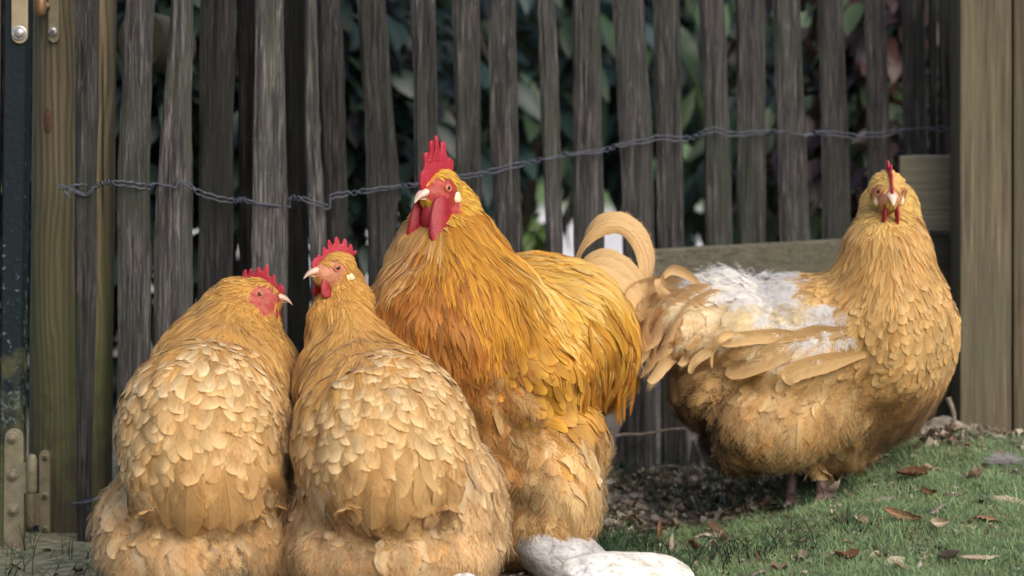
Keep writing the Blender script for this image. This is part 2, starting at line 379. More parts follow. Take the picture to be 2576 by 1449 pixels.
def make_pale(i, tone, dy, st):
    Y0 = fence_Y(st[0][1]) + dy; g = np.random.default_rng(300 + i)
    st = np.array(st, float); rows = np.linspace(-230, 1500, 34)
    L, A, Rr = [np.interp(rows, st[:, 0], st[:, k]) for k in (1, 2, 3)]
    top = rows < 0                                                     # beyond the frame: carry on along the last slope
    for arr, k in ((L, 1), (A, 2), (Rr, 3)):
        sl = (st[1, k] - st[0, k]) / (st[1, 0] - st[0, 0]); arr[top] = st[0, k] + sl * rows[top]
    cols = 6; V = []; ph = g.uniform(0, 6.28, 8)
    for j, r in enumerate(rows):
        z = at(0, r, Y0)[2]; ring = []
        wob = .8 * math.sin(r * .021 + ph[0]) + .6 * math.sin(r * .053 + ph[1])
        wob2 = .8 * math.sin(r * .018 + ph[2]) + .7 * math.sin(r * .06 + ph[3])
        for k in range(cols + 1):
            f = k / cols; px = (L[j] + wob) * (1 - f) + A[j] * f + wob2 * f
            d = .0016 * math.sin(7 * f + ph[4] + r * .009) + .0012 * math.sin(13 * f + ph[5] - r * .013) + g.normal(0, .0003)
            if k in (0,): d += .004
            ring.append((at(px, r, Y0)[0], Y0 + d + .0012 * math.sin(r * .03 + ph[6]), z))
        back = max(.016, (Rr[j] - A[j]) * sc(Y0) * 1.1)
        ring.append((at((A[j] + Rr[j]) / 2 + wob2, r, Y0)[0], Y0 + back * .45, z))
        ring.append((at(Rr[j] + wob2, r, Y0)[0], Y0 + back, z))
        ring.append((at(Rr[j] - 2, r, Y0)[0], Y0 + back + .007, z))
        ring.append((at(L[j] + 5, r, Y0)[0], Y0 + .024, z))
        V += ring
    n = cols + 5
    F = [(a * n + k, (a + 1) * n + k, (a + 1) * n + (k + 1) % n, a * n + (k + 1) % n) for a in range(len(rows) - 1) for k in range(n)]
    F += [tuple(range(n)), tuple(range((len(rows) - 1) * n + n - 1, (len(rows) - 1) * n - 1, -1))]
    mb = MB(); mb.add(V, F, (g.uniform(), tone, g.uniform()))
    o = mb.build("paling", M_PALE, fence, smooth=False)
    o.data.polygons.foreach_set("use_smooth", np.ones(len(o.data.polygons), bool))
    o.data.set_sharp_from_angle(angle=R(38))
for i, (tn, dy, st) in enumerate(PALES): make_pale(i, tn, dy, st)

def wire_run(pts, seed, name):
    """two strands laid along a path, twisted round each other between the palings"""
    g = np.random.default_rng(seed); P = []
    for px, py in pts: P.append(at(px, py, fence_Y(px) - .030 - .004))
    P = np.array(P); S = spline(P, len(P) * 14); pxs = S[:, 0] / (CAM_D + S[:, 1]) * PXM + 1288
    on = np.zeros(len(S), bool)
    for _, dy, st in PALES:
        if dy > .05: continue
        on |= (pxs > st[2 if len(st) > 2 else 1][1] - 6) & (pxs < st[2 if len(st) > 2 else 1][3] + 4)
    ph = np.cumsum(np.where(on, .02, .62)) ; mb = MB()
    for q in range(2):
        off = np.stack([0 * ph, np.cos(ph + q * math.pi) * .0030, np.sin(ph + q * math.pi) * .0038 + .0008 * np.sin(np.arange(len(ph)) * .7 + q)], -1)
        V, F = tube(S + off, .0015, 6); mb.add(V, F)
    return mb.build(name, M_WIRE, fence)
wire_run([(186,466),(215,462),(240,468),(265,459),(290,460),(330,464),(372,470),(392,463),(440,470),(447,459),(465,460),(485,474),(500,484),(550,500),(590,505),(610,502),(640,511),(722,522),(729,500),(762,501),(826,520),
          (832,496),(870,488),(925,480),(1000,470),(1045,465),(1160,445),(1210,437),(1300,415),(1360,402),(1390,397),(1430,388),(1510,380),(1560,365),(1638,352),(1652,346),(1730,349),(1770,333),(1800,327),(1840,338),(1910,333),(1970,332),(2025,340),(2060,334),(2130,340),(2150,343),(2240,335),(2290,325),(2411,323)], 5, "top_wire")
mb = MB()
for pts in ([(232,470),(215,488),(188,478),(160,468),(146,466),(150,474),(168,470),(186,466)], [(236,474),(218,492),(190,484),(166,472),(160,480),(172,490),(176,498)], [(172,472),(176,486),(170,496)]):
    V, F = tube(spline([at(a, b, .262) for a, b in pts], 40), .0015, 6); mb.add(V, F)
mb.build("wire_loop", M_WIRE, fence)
mb = MB()
for pts in ([(172,1272),(195,1268),(225,1262),(262,1252),(330,1240)], [(176,1268),(200,1264),(240,1254),(300,1240)]):
    V, F = tube(spline([at(a, b, .245 if a < 240 else .28) for a, b in pts], 24), .0016, 6); mb.add(V, F)
mb.build("bottom_wire", M_WIRE, fence)

def box_px(mb, pts_top, pts_bot, Y0, depth, cham=.004, segs=24, col=(.5, .5, .5), wobble=.6, seed=0):
    """a board between two rows of picture points (left..right), with slightly uneven arrises"""
    g = np.random.default_rng(seed); t = np.linspace(0, 1, segs + 1); V = []
    (ax, ay, aY), (bx, by, bY) = pts_top; (cx, cy, cY), (dx, dy, dY) = pts_bot
    ph = g.uniform(0, 6, 4)
    for f in t:
        w1 = wobble * (math.sin(9 * f + ph[0]) + .6 * math.sin(31 * f + ph[1])); w2 = wobble * math.sin(11 * f + ph[2])
        Y = aY + (bY - aY) * f
        T = at(ax + (bx - ax) * f, ay + (by - ay) * f + w1, Y); B = at(cx + (dx - cx) * f, cy + (dy - cy) * f + w2, Y)
        for p, dz, yy in ((B, 0, cham), (B, cham, 0), ((T + B) / 2, 0, 0), (T, -cham, 0), (T, 0, cham), (T, 0, depth), (B, 0, depth)):
            V.append((p[0], Y + yy, p[2] + dz))
    n = 7
    F = [(a * n + k, (a + 1) * n + k, (a + 1) * n + (k + 1) % n, a * n + (k + 1) % n) for a in range(segs) for k in range(n)]
    F = [f[::-1] for f in F] + [tuple(range(n)), tuple(range(segs * n + n - 1, segs * n - 1, -1))]
    mb.add(V, F, col)
Yb = fence_Y(1630) - .055; Yc = fence_Y(2410) - .055
mb = MB(); box_px(mb, [(1628, 629, Yb), (2420, 584, Yc)], [(1628, 872, Yb), (2420, 840, Yc)], 0, .026, col=(.2, .62, .5), seed=1)
o = mb.build("gravel_board", M_BOARD, None, False); tag(o, "long horizontal grey board nailed low across the palings behind the white-backed hen", "board")
mb = MB(); box_px(mb, [(2264, 392, Yc - .06), (2413, 389, Yc - .06)], [(2264, 586, Yc - .06), (2413, 584, Yc - .06)], 0, .03, col=(.7, .85, .2), seed=2)
o = mb.build("short_board", M_BOARD, None, False); tag(o, "short green wooden board fixed beside the right post behind the hen's head", "board")
mb = MB(); box_px(mb, [(2290, 594, Yc - .05), (2413, 594, Yc - .05)], [(2290, 1075, Yc - .05), (2413, 1075, Yc - .05)], 0, .03, col=(.4, .12, .7), seed=3)
o = mb.build("lower_board", M_BOARD, None, False); tag(o, "dark tall board below the short green board, beside the right post", "board")

# square sawn post at the right edge, with the next upright just behind it
Yr = .70
mb = MB(); V = []; rows = np.linspace(-230, 1260, 30); g = np.random.default_rng(44)
for r in rows:
    w = .5 * math.sin(r * .012); ring = [(2412 + w, .010), (2417 + w, 0), (2465, -.001), (2510, .001), (2540 + w, 0), (2546 + w, .008)]
    z = at(0, r, Yr)[2]; V += [(at(p, r, Yr)[0], Yr + d, z) for p, d in ring] + [(at(2546, r, Yr)[0], Yr + .10, z), (at(2412, r, Yr)[0], Yr + .10, z)]
n = 8; F = [(a * n + k, (a + 1) * n + k, (a + 1) * n + (k + 1) % n, a * n + (k + 1) % n) for a in range(len(rows) - 1) for k in range(n)]
mb.add(V, F + [tuple(range(n))], (.3, .75, .8))
M_KNOT = simple("dark_knot", (.050, .039, .024), (.10, .082, .052), .85, 160, .5)
o_post = o = mb.build("fence_post", M_RPOST, None); o.data.set_sharp_from_angle(angle=R(35))
tag(o, "thick square sawn wooden post standing on the grass at the right edge", "post")
mb = MB(); box_px(mb, [(2551, -230, Yr + .03), (2720, -230, Yr + .03)], [(2551, 1260, Yr + .03), (2720, 1260, Yr + .03)], 0, .08, col=(.8, .55, .1), wobble=.0, seed=4)
o = mb.build("upright_board", M_RPOST, None, False); tag(o, "brown upright board half cut off just right of the thick square post", "board")

for kx, ky, kr in ():
    mb = MB(); c = at(kx, ky, Yr); V = [(c[0], Yr - .0035, c[2])]; n = 18
    for rr, d in ((.45, -.0042), (.8, -.0032), (1, -.0005)):
        for k in range(n): a = 2 * math.pi * k / n; V.append((c[0] + rr * kr * sc(Yr) * math.cos(a), Yr + d, c[2] + rr * kr * 1.7 * sc(Yr) * math.sin(a)))
    mb.add(V, [(0, 1 + k, 1 + (k + 1) % n) for k in range(n)] + [(1 + r * n + k, 1 + r * n + n + k, 1 + r * n + n + (k + 1) % n, 1 + r * n + (k + 1) % n) for r in range(2) for k in range(n)])
    mb.build("knot", M_KNOT, o_post)
# round gate post on the left
PXc, PR, Yp = 190, 104, .40
rows = np.linspace(-230, 1520, 60); V = []; n = 40; mb = MB()
for r in rows:
    cx = PXc - 2 - r * .0085
    for k in range(n):
        a = 2 * math.pi * k / n; rad = PR * sc(Yp) * (1 + .008 * math.sin(3 * a + r * .004) + .004 * math.sin(7 * a - r * .01))
        c = at(cx, r, Yp); V.append((c[0] + rad * math.cos(a), Yp + rad * math.sin(a), c[2]))
F = [(a * n + k, (a + 1) * n + k, (a + 1) * n + (k + 1) % n, a * n + (k + 1) % n) for a in range(len(rows) - 1) for k in range(n)]
mb.add(V, F + [tuple(range(n))])
gp = tag(empty("gate_post", at(PXc - 12, 1450, Yp)), "round yellowish pine gate post with hinge plates at the left", "post")
mb.build("timber", M_POST, gp)
def plate(pts, Y0, th, name, m, parent, bev=.0012):
    """flat plate cut to an outline (picture points), facing the camera, with rounded edges"""
    bm = bmesh.new(); s = Vector(at(*pts[0], Y0)); vs = [bm.verts.new(at(a, b, Y0)) for a, b in pts]
    f = bm.faces.new(vs); bm.normal_update()
    if f.normal.y > 0: f.normal_flip()
    r = bmesh.ops.extrude_face_region(bm, geom=[f]); bmesh.ops.translate(bm, vec=(0, -th, 0), verts=[v for v in r['geom'] if isinstance(v, bmesh.types.BMVert)])
    fr = [f for f in bm.faces if all(abs(v.co.y - (Y0 - th)) < 1e-5 for v in f.verts)]
    es = list({e for q in fr for e in q.edges}); bmesh.ops.bevel(bm, geom=es, offset=bev, segments=2, affect='EDGES', profile=.6)
    bmesh.ops.recalc_face_normals(bm, faces=bm.faces[:])
    me = bpy.data.meshes.new(name); bm.to_mesh(me); bm.free(); return link(name, me, m, parent)
def slot_pts(x0, x1, y0, y1, top=True, bot=True, n=8):
    r = (x1 - x0) / 2; cx = (x0 + x1) / 2; o = []
    if top: o += [(cx - r * math.cos(math.pi * i / n), y0 + r - r * math.sin(math.pi * i / n)) for i in range(n + 1)]
    else: o += [(x0, y0), (x1, y0)]
    if bot: o += [(cx + r * math.cos(math.pi * i / n), y1 - r + r * math.sin(math.pi * i / n)) for i in range(n + 1)]
    else: o += [(x1, y1), (x0, y1)]
    return o
def fastener(px, py, Y0, r, name, m, parent, hexa=False, cross=False):
    mb = MB(); s = sc(Y0); c = at(px, py, Y0)
    prof = [(1.55, 0), (1.5, -.0012), (1.05, -.0016)] if hexa else []
    prof += [(1.0, -.0012), (.95, -.004 if hexa else -.002), (.55, -.0055 if hexa else -.003), (0.01, -.006 if hexa else -.0032)]
    n = 12; V = []
    for rr, d in prof:
        for k in range(n):
            a = 2 * math.pi * k / n; f = (1 - .08 * math.cos(6 * a)) if hexa and rr <= 1 else 1
            V.append((c[0] + rr * r * s * f * math.cos(a), Y0 + d, c[2] + rr * r * s * f * math.sin(a)))
    F = [(i * n + k, i * n + (k + 1) % n, (i + 1) * n + (k + 1) % n, (i + 1) * n + k) for i in range(len(prof) - 1) for k in range(n)]
    mb.add(V, F); o = mb.build(name, m, parent)
    if cross:
        mb = MB()
        for q in (.6, 2.17):
            u = np.array([math.cos(q), 0, math.sin(q)]) * r * s * .6; w = np.array([-math.sin(q), 0, math.cos(q)]) * r * s * .13
            b_ = np.array([c[0], Y0 - .0036 - .0002 * q, c[2]]); mb.add([b_ - u - w, b_ + u - w, b_ + u + w, b_ - u + w], [(0, 1, 2, 3)])
        mb.build("screw_slot", M_SLOT, o, False)
    return o
M_SLOT = simple("dark_screw_slot", (.03, .025, .02), None, .7, 50, 0)
YF = Yp - PR * sc(Yp)                     # front of the round post
pl = plate(slot_pts(101, 128, 1131, 1356), YF + .004, .012, "hinge_plate", M_BRACKET, gp)
for y in (1150, 1247, 1331): fastener(114, y, YF - .0085, 9, "screw", M_BRACKET, pl, cross=True)
plate([(84, 1241), (104, 1241), (104, 1320), (84, 1320)], YF + .003, .010, "hinge_web", M_BRACKET, gp)
mb = MB(); V, F = tube([at(75, y, YF - .010) for y in (1236, 1240, 1310, 1324, 1331, 1334)], np.array([13.5, 14, 14, 12, 7, 1.5]) * sc(YF), 14); mb.add(V, F)
mb.build("hinge_pin", M_BRACKET, gp)
pl = plate(slot_pts(124, 151, -60, 108, top=False), YF + .006, .010, "latch_plate", M_BRACKET, gp)
fastener(133, 80, YF - .005, 12, "screw", M_SCREW, pl, cross=True)
mb = MB(); V, F = tube([at(101, y, YF - .012) for y in (-60, 20, 34, 40, 43)], np.array([17, 17, 14, 8, 2]) * sc(YF), 14); mb.add(V, F)
V, F = tube([at(x, 14, YF - .006) for x in (101, 126)], 9 * sc(YF), 8); mb.add(V, F)
mb.build("latch_bolt", simple("dull_brass_latch", (.17, .10, .05), (.27, .17, .09), .4, 40, .1, .4), gp)
# knothole scar on the post face
mb = MB(); c = at(118, 305, YF); n = 14; V = [(c[0], YF + .0005, c[2])]
for rr, d in ((.5, .0009), (1, .0045)):
    for k in range(n): a = 2 * math.pi * k / n; V.append((c[0] + rr * 17 * sc(YF) * math.cos(a), YF + d + .0028 * rr * (math.cos(a) - 0) * -1 + .006 * rr * rr * max(0, -math.cos(a)), c[2] + rr * 44 * sc(YF) * math.sin(a)))
F = [(0, 1 + k, 1 + (k + 1) % n) for k in range(n)] + [(1 + k, 1 + n + k, 1 + n + (k + 1) % n, 1 + (k + 1) % n) for k in range(n)]
V = np.array(V); rx = V[:, 0] - at(PXc - 3, 305, Yp)[0]; V[:, 1] = Yp - np.sqrt(np.maximum((PR * sc(Yp)) ** 2 * 1.012 - rx ** 2, 0)) - np.array([.0035] + [.003] * n + [-.001] * n)
mb.add(V, F); mb.build("knot", simple("reddish_knot", (.075, .032, .022), (.12, .06, .035), .8, 120, .6), gp)

# metal gate
gt = tag(empty("garden_gate", at(30, 1450, .22)), "dark teal painted metal gate with flaking paint at the far left", "gate")
mb = MB(); V = []; rows = np.linspace(-230, 1449, 20)
for r in rows:
    xl, xr = 9 - .0105 * r, 68 - .0125 * r; z = at(0, r, .2)[2]
    V += [(at(a, r, .2)[0], .2 + d, z) for a, d in ((xl, .004), (xl + 5, 0), (xr - 5, 0), (xr, .004), (xr, .05), (xl, .05))]
n = 6; F = [(a * n + k, (a + 1) * n + k, (a + 1) * n + (k + 1) % n, a * n + (k + 1) % n) for a in range(len(rows) - 1) for k in range(n)]
mb.add(V, F + [tuple(range(n)), tuple(range(len(V) - 1, len(V) - 1 - n, -1))]); o = mb.build("stile", M_PAINT, gt); o.data.set_sharp_from_angle(angle=R(50))
mb = MB(); box_px(mb, [(-150, -230, .22), (6, -230, .22)], [(-150, 1449, .22), (-14, 1449, .22)], 0, .02, col=(.3, .5, .5), wobble=0, seed=6)
mb.build("infill_board", M_RPOST, gt, False)
pl = plate(slot_pts(30, 71, -60, 110, top=False), .1995, .006, "latch_keep", M_LATCH, gt); fastener(48, 83, .1935, 13, "bolt", M_SCREW, pl, hexa=True)
pts = slot_pts(13, 60, 1077, 1478, bot=False); pts = pts[:9] + [(61, 1163), (66, 1165), (72, 1160), (76, 1148), (84, 1142), (92, 1148), (94, 1160), (93, 1240), (62, 1241)] + [(60, 1478), (9, 1478)]
pl = plate(pts, .1995, .007, "gate_hinge", M_BRACKET, gt)
for x, y in ((30, 1102), (32, 1196), (33, 1283), (36, 1384)): fastener(x, y, .1925, 11, "bolt", M_RUST if y > 1300 else M_BRACKET, pl, hexa=True)
mb = MB(); V, F = tube([at(80, y, .190) for y in (1142, 1145, 1155, 1236, 1239)], np.array([4, 10, 13.5, 13.5, 12]) * sc(.19), 14); mb.add(V, F); mb.build("hinge_knuckle", M_BRACKET, gt)

# sawn log seen end-on behind the second paling
mb = MB(); c = at(360, 100, .50); rr = 58 * sc(.50); n = 40; V = []
for y, k_ in ((.0, .97), (.003, 1.0), (.5, 1.0)):
    for k in range(n): a = 2 * math.pi * k / n; V.append((c[0] + rr * k_ * math.cos(a), .47 + y, c[2] + rr * k_ * 1.3 * math.sin(a)))
F = [(i * n + k, i * n + (k + 1) % n, (i + 1) * n + (k + 1) % n, (i + 1) * n + k) for i in range(2) for k in range(n)]
mb.add(V, F + [tuple(range(n))]); o = mb.build("log", M_END, None); o.data.set_sharp_from_angle(angle=R(40))
tag(o, "sawn round log end with growth rings behind the second paling from the left", "log")
# ------------------------------------------------------------------ birds: signed distance bodies, feathers laid along them
def smin(a, b, k):
    h = np.maximum(k - np.abs(a - b), 0) / k
    return np.minimum(a, b) - h * h * k * .25
class E:
    """ellipsoid: picture centre, depth, half sizes (picture units x, z), half depth in metres, turn in the picture plane"""
    def __init__(s, px, py, Y, rx, rz, ry, rot=0, k=.035):
        q = sc(Y); s.c = at(px, py, Y); s.r = np.array([rx * q, ry, rz * q]); a = R(rot); s.k = k
        s.M = np.array([[math.cos(a), 0, math.sin(a)], [0, 1, 0], [-math.sin(a), 0, math.cos(a)]])
    def box(s): m = max(s.r); return s.c - m, s.c + m
    def d(s, P):
        p = (P - s.c) @ s.M.T; k0 = np.linalg.norm(p / s.r, axis=-1); k1 = np.linalg.norm(p / s.r ** 2, axis=-1)
        return k0 * (k0 - 1) / np.maximum(k1, 1e-6)
class EL(E):
    """ellipsoid given in world units in a frame"""
    def __init__(s, c, r, M, k=.012): s.c = np.array(c, float); s.r = np.array(r, float); s.M = np.array(M, float); s.k = k
class C:
    """tapered capsule between two world points"""
    def __init__(s, a, b, r1, r2, k=.03): s.a = np.array(a, float); s.b = np.array(b, float); s.r1 = r1; s.r2 = r2; s.k = k
    def box(s): r = max(s.r1, s.r2); return np.minimum(s.a, s.b) - r, np.maximum(s.a, s.b) + r
    def d(s, P):
        ba = s.b - s.a; t = np.clip(((P - s.a) @ ba) / (ba @ ba), 0, 1)
        return np.linalg.norm(P - s.a - t[..., None] * ba, axis=-1) - (s.r1 + (s.r2 - s.r1) * t)
def K(px, py, Y, r, px2, py2, Y2, r2, k=.03): return C(at(px, py, Y), at(px2, py2, Y2), r * sc(Y), r2 * sc(Y2), k)

class Field:
    def __init__(s, prims, inset, h=.0042, lump=.004, seed=1, solid=()):
        lo = np.min([p.box()[0] for p in prims + list(solid)], 0) - .03; hi = np.max([p.box()[1] for p in prims + list(solid)], 0) + .03
        s.o = lo; s.h = h; n = np.ceil((hi - lo) / h).astype(int) + 1; s.n = n
        ax = [lo[i] + h * np.arange(n[i]) for i in range(3)]
        G = np.stack(np.meshgrid(*ax, indexing='ij'), -1).astype(np.float32)
        F = None
        for p in prims:
            d = p.d(G); F = d if F is None else smin(F, d, p.k)
        F = F + inset + lump * vnoise(G, 28, seed) * 1.0
        for p in solid:
            F = smin(F, p.d(G), p.k)
        s.F = F.astype(np.float32)
        s.g = [np.gradient(s.F, h, axis=i) for i in range(3)]
    def _tri(s, A, P):
        q = np.clip((P - s.o) / s.h, 0, s.n - 1.001); i = q.astype(int); f = q - i; o = 0
        for dx in (0, 1):
            wx = f[..., 0] if dx else 1 - f[..., 0]
            for dy in (0, 1):
                wy = f[..., 1] if dy else 1 - f[..., 1]
                for dz in (0, 1):
                    wz = f[..., 2] if dz else 1 - f[..., 2]
                    o = o + A[i[..., 0] + dx, i[..., 1] + dy, i[..., 2] + dz] * wx * wy * wz
        return o
    def val(s, P): return s._tri(s.F, P)
    def nor(s, P): return nrm(np.stack([s._tri(g, P) for g in s.g], -1))
    def project(s, P, it=3):
        for _ in range(it): P = P - s.nor(P) * s.val(P)[..., None]
        return P
    def mesh(s):
        F = s.F; nx, ny, nz = F.shape; ins = F < 0
        c = np.zeros((nx - 1, ny - 1, nz - 1), np.int8)
        for dx in (0, 1):
            for dy in (0, 1):
                for dz in (0, 1): c += ins[dx:nx - 1 + dx, dy:ny - 1 + dy, dz:nz - 1 + dz]
        I = np.argwhere((c > 0) & (c < 8)); idx = -np.ones(c.shape, int); idx[tuple(I.T)] = np.arange(len(I))
        pos = np.zeros((len(I), 3)); cnt = np.zeros(len(I))
        cor = [(a, b, d) for a in (0, 1) for b in (0, 1) for d in (0, 1)]
        for a in range(8):
            for b in range(a + 1, 8):
                A, B = np.array(cor[a]), np.array(cor[b])
                if np.abs(A - B).sum() != 1: continue
                fa = F[tuple((I + A).T)]; fb = F[tuple((I + B).T)]; m = (fa < 0) != (fb < 0)
                t = np.where(m, fa / np.where(m, fa - fb, 1), 0); pos += np.where(m[:, None], A + (B - A) * t[:, None], 0); cnt += m
        V = s.o + s.h * (I + pos / np.maximum(cnt, 1)[:, None]); Q = []
        for ax in range(3):
            sl0 = [slice(None)] * 3; sl1 = [slice(None)] * 3; sl0[ax] = slice(0, -1); sl1[ax] = slice(1, None)
            m = ins[tuple(sl0)] != ins[tuple(sl1)]; J = np.argwhere(m); u, v = [(1, 2), (2, 0), (0, 1)][ax]
            J = J[(J[:, u] > 0) & (J[:, v] > 0) & (J[:, u] < F.shape[u] - 1) & (J[:, v] < F.shape[v] - 1)]
            def at_(du, dv): K_ = J.copy(); K_[:, u] -= du; K_[:, v] -= dv; return idx[tuple(K_.T)]
            q = np.stack([at_(1, 1), at_(0, 1), at_(0, 0), at_(1, 0)], -1)
            fl = ~ins[tuple(J.T)]; q[fl] = q[fl][:, ::-1]; Q.append(q)
        Q = np.concatenate(Q); Q = Q[(Q >= 0).all(1)]; return V, Q

def thin(P, r, g):
    """random subset with at least r between points; P already shuffled"""
    cell = {}; keep = []; q = np.floor(P / r[:, None]).astype(int) if np.ndim(r) else np.floor(P / r).astype(int)
    rr = np.broadcast_to(r, (len(P),))
    for i in range(len(P)):
        x, y, z = q[i]; ok = True
        for a in (x - 1, x, x + 1):
            for b in (y - 1, y, y + 1):
                for c in (z - 1, z, z + 1):
                    for j in cell.get((a, b, c), ()):
                        if ((P[j] - P[i]) ** 2).sum() < rr[i] ** 2: ok = False; break
                    if not ok: break
                if not ok: break
            if not ok: break
        if ok: cell.setdefault((x, y, z), []).append(i); keep.append(i)
    return np.array(keep, int)

def tangent(D, Nn): return nrm(D - Nn * (D * Nn).sum(-1, keepdims=True))
def run_shaft(fd, P, D, L, ts, l0, l1, follow=1.0, sag=0, pw=1.5):
    """march along the body; returns shaft points (n,k,3), directions, normals"""
    p = P.copy(); n = fd.nor(p); d = tangent(D, n); S = []; DD = []; NN = []; tp = 0
    for t in ts:
        p = p + d * (L * (t - tp))[:, None]; v = fd.val(p); n = fd.nor(p)
        p = p - n * (np.maximum(v, 0) * follow + np.minimum(v, 0))[:, None]
        d = tangent(d + np.array([0, 0, -1.0]) * sag * (t - tp), n); tp = t
        S.append(p + n * (l0 + (l1 - l0) * t ** pw)[:, None]); DD.append(d); NN.append(n)
    return np.stack(S, 1), np.stack(DD, 1), np.stack(NN, 1)
def blades(fd, P, D, L, W, l0, l1, cb, ct, g, shape='round', cup=.18, M=5, Kn=7, follow=1.0, sag=0, roll=.22, edge=.10, pw=1.5, jag=.05, tipb=.20):
    n = len(P); s = np.linspace(0, 1, Kn + 1); ts = 1 - (1 - s) ** 1.5 if shape == 'round' else s
    S, DD, NN = run_shaft(fd, P, D, L, ts, l0, l1, follow, sag, pw)
    side = np.cross(NN, DD); a = g.normal(0, roll, (n, 1, 1)); side, up = side * np.cos(a) + NN * np.sin(a), NN * np.cos(a) - side * np.sin(a)
    if shape == 'round':
        w = (.45 + .55 * sst(ts / .5)) * np.sqrt(np.clip(1 - np.clip((ts - .56) / .44, 0, 1) ** 2.8, 0, 1)); w[-1] = .22
    elif shape == 'lance':
        w = (.5 + .5 * sst(ts / .3)) * (1 - np.clip((ts - .3) / .7, 0, 1) ** 1.8); w[-1] = .03
    u = np.linspace(-1, 1, M); wj = w[None] * (1 + g.normal(0, jag, (n, Kn + 1)))
    half = (W[:, None] / 2 * wj)
    pos = S[:, :, None] + side[:, :, None] * (u[None, None, :, None] * half[..., None, None]) \
        - up[:, :, None] * ((u ** 2)[None, None, :, None] * (half * cup)[..., None, None])
    asy = g.normal(0, .12, n); pos += side[:, :, None] * (asy[:, None] * np.sin(ts * 3) * W[:, None] * .5)[..., None, None]
    c = cb[:, None, :] + (ct - cb)[:, None, :] * (ts ** 1.4)[None, :, None]
    cc = c[:, :, None, :] * (1 + edge * (np.abs(u) ** 2 - .4))[None, None, :, None]
    cc = cc * np.where(np.abs(u) < .1, 1.05, 1)[None, None, :, None]
    if shape == 'round': cc = cc * (.93 + tipb * sst((ts - .60) / .40))[None, :, None, None]
    uv = np.stack(np.broadcast_arrays(u[None, None, :] + 0 * ts[None, :, None] + 0 * L[:, None, None] + 4 * np.round(0 * L)[:, None, None],
                                      (ts[None, :, None] * (L / W)[:, None, None] + g.uniform(0, 50, n)[:, None, None])), -1)
    b = np.arange(n)[:, None, None] * ((Kn + 1) * M); i = np.arange(Kn)[None, :, None] * M; j = np.arange(M - 1)[None, None]
    q = b + i + j; F = np.stack([q, q + 1, q + M + 1, q + M], -1).reshape(-1, 4)
    return pos.reshape(-1, 3), F, cc.reshape(-1, 3), uv.reshape(-1, 2)
def tufts(fd, P, D, L, W, l0, l1, cb, ct, g, nb=13, sw=.00036, follow=.8, sag=.25, curl=.5, pw=1.2):
    """loose feathers: a shaft with separate barbs"""
    n = len(P); ts = np.linspace(0, 1, 6)
    S, DD, NN = run_shaft(fd, P, D, L, ts, l0, l1, follow, sag, pw)
    side = np.cross(NN, DD); out = []; cols = []
    tb = np.concatenate([np.linspace(.05, .92, nb)] * 2 + [[.95]]); sg = np.concatenate([-np.ones(nb), np.ones(nb), [0]]); nbt = len(tb)
    tb = np.clip(tb[None] + g.normal(0, .03, (n, nbt)), 0, .97)
    k = np.clip((tb * 5).astype(int), 0, 4); f = tb * 5 - k; ar = np.arange(n)[:, None]
    base = S[ar, k] * (1 - f[..., None]) + S[ar, k + 1] * f[..., None]; d = DD[ar, k]; sd = side[ar, k]; nn = NN[ar, k]
    ln = W[:, None] * (.55 + .45 * np.sin(np.pi * np.clip(tb, .05, 1))) * g.uniform(.7, 1.15, (n, nbt)); ln = np.where(sg == 0, ln * .6, ln)
    an = (.95 - .5 * tb) * sg[None] + g.normal(0, .16, (n, nbt))
    dirn = d * np.cos(an)[..., None] + sd * np.sin(an)[..., None] + nn * g.normal(.05, .13, (n, nbt))[..., None]
    p = base; pts = [p]
    for st in range(3):
        p = p + dirn * (ln / 3)[..., None]; pts.append(p)
        dirn = nrm(dirn + d * curl * .5 - nn * .10 + np.array([0, 0, -.08]) + g.normal(0, .05, dirn.shape))
    X = np.stack(pts, 2)                                                     # n, nbt, 4, 3
    T = nrm(np.gradient(X, axis=2)); wv = np.cross(T, nn[:, :, None]); wv = nrm(wv)
    wd = sw * np.array([1.0, .9, .7, .2]) * 1.0
    A = X - wv * wd[None, None, :, None]; B = X + wv * wd[None, None, :, None]
    V = np.stack([A, B], 3)                                                  # n,nbt,4,2,3
    tt = np.clip(tb[:, :, None] * .5 + np.array([0, .2, .4, .55])[None, None], 0, 1)
    c = cb[:, None, None] + (ct - cb)[:, None, None] * tt[..., None]; c = c * g.uniform(.92, 1.08, (n, nbt, 1, 1))
    c = np.broadcast_to(c[:, :, :, None], V.shape)
    b = np.arange(n * nbt)[:, None] * 8; i = np.arange(3)[None] * 2; q = (b + i)
    F = np.stack([q, q + 1, q + 3, q + 2], -1).reshape(-1, 4)
    return V.reshape(-1, 3), F, c.reshape(-1, 3), np.zeros((V.size // 3, 2))
def merge(parts):
    V = []; F = []; Cc = []; U = []; n = 0
    for v, f, c, u in parts: V.append(v); F.append(f + n); Cc.append(c); U.append(u); n += len(v)
    return np.concatenate(V), np.concatenate(F), np.concatenate(Cc), np.concatenate(U)
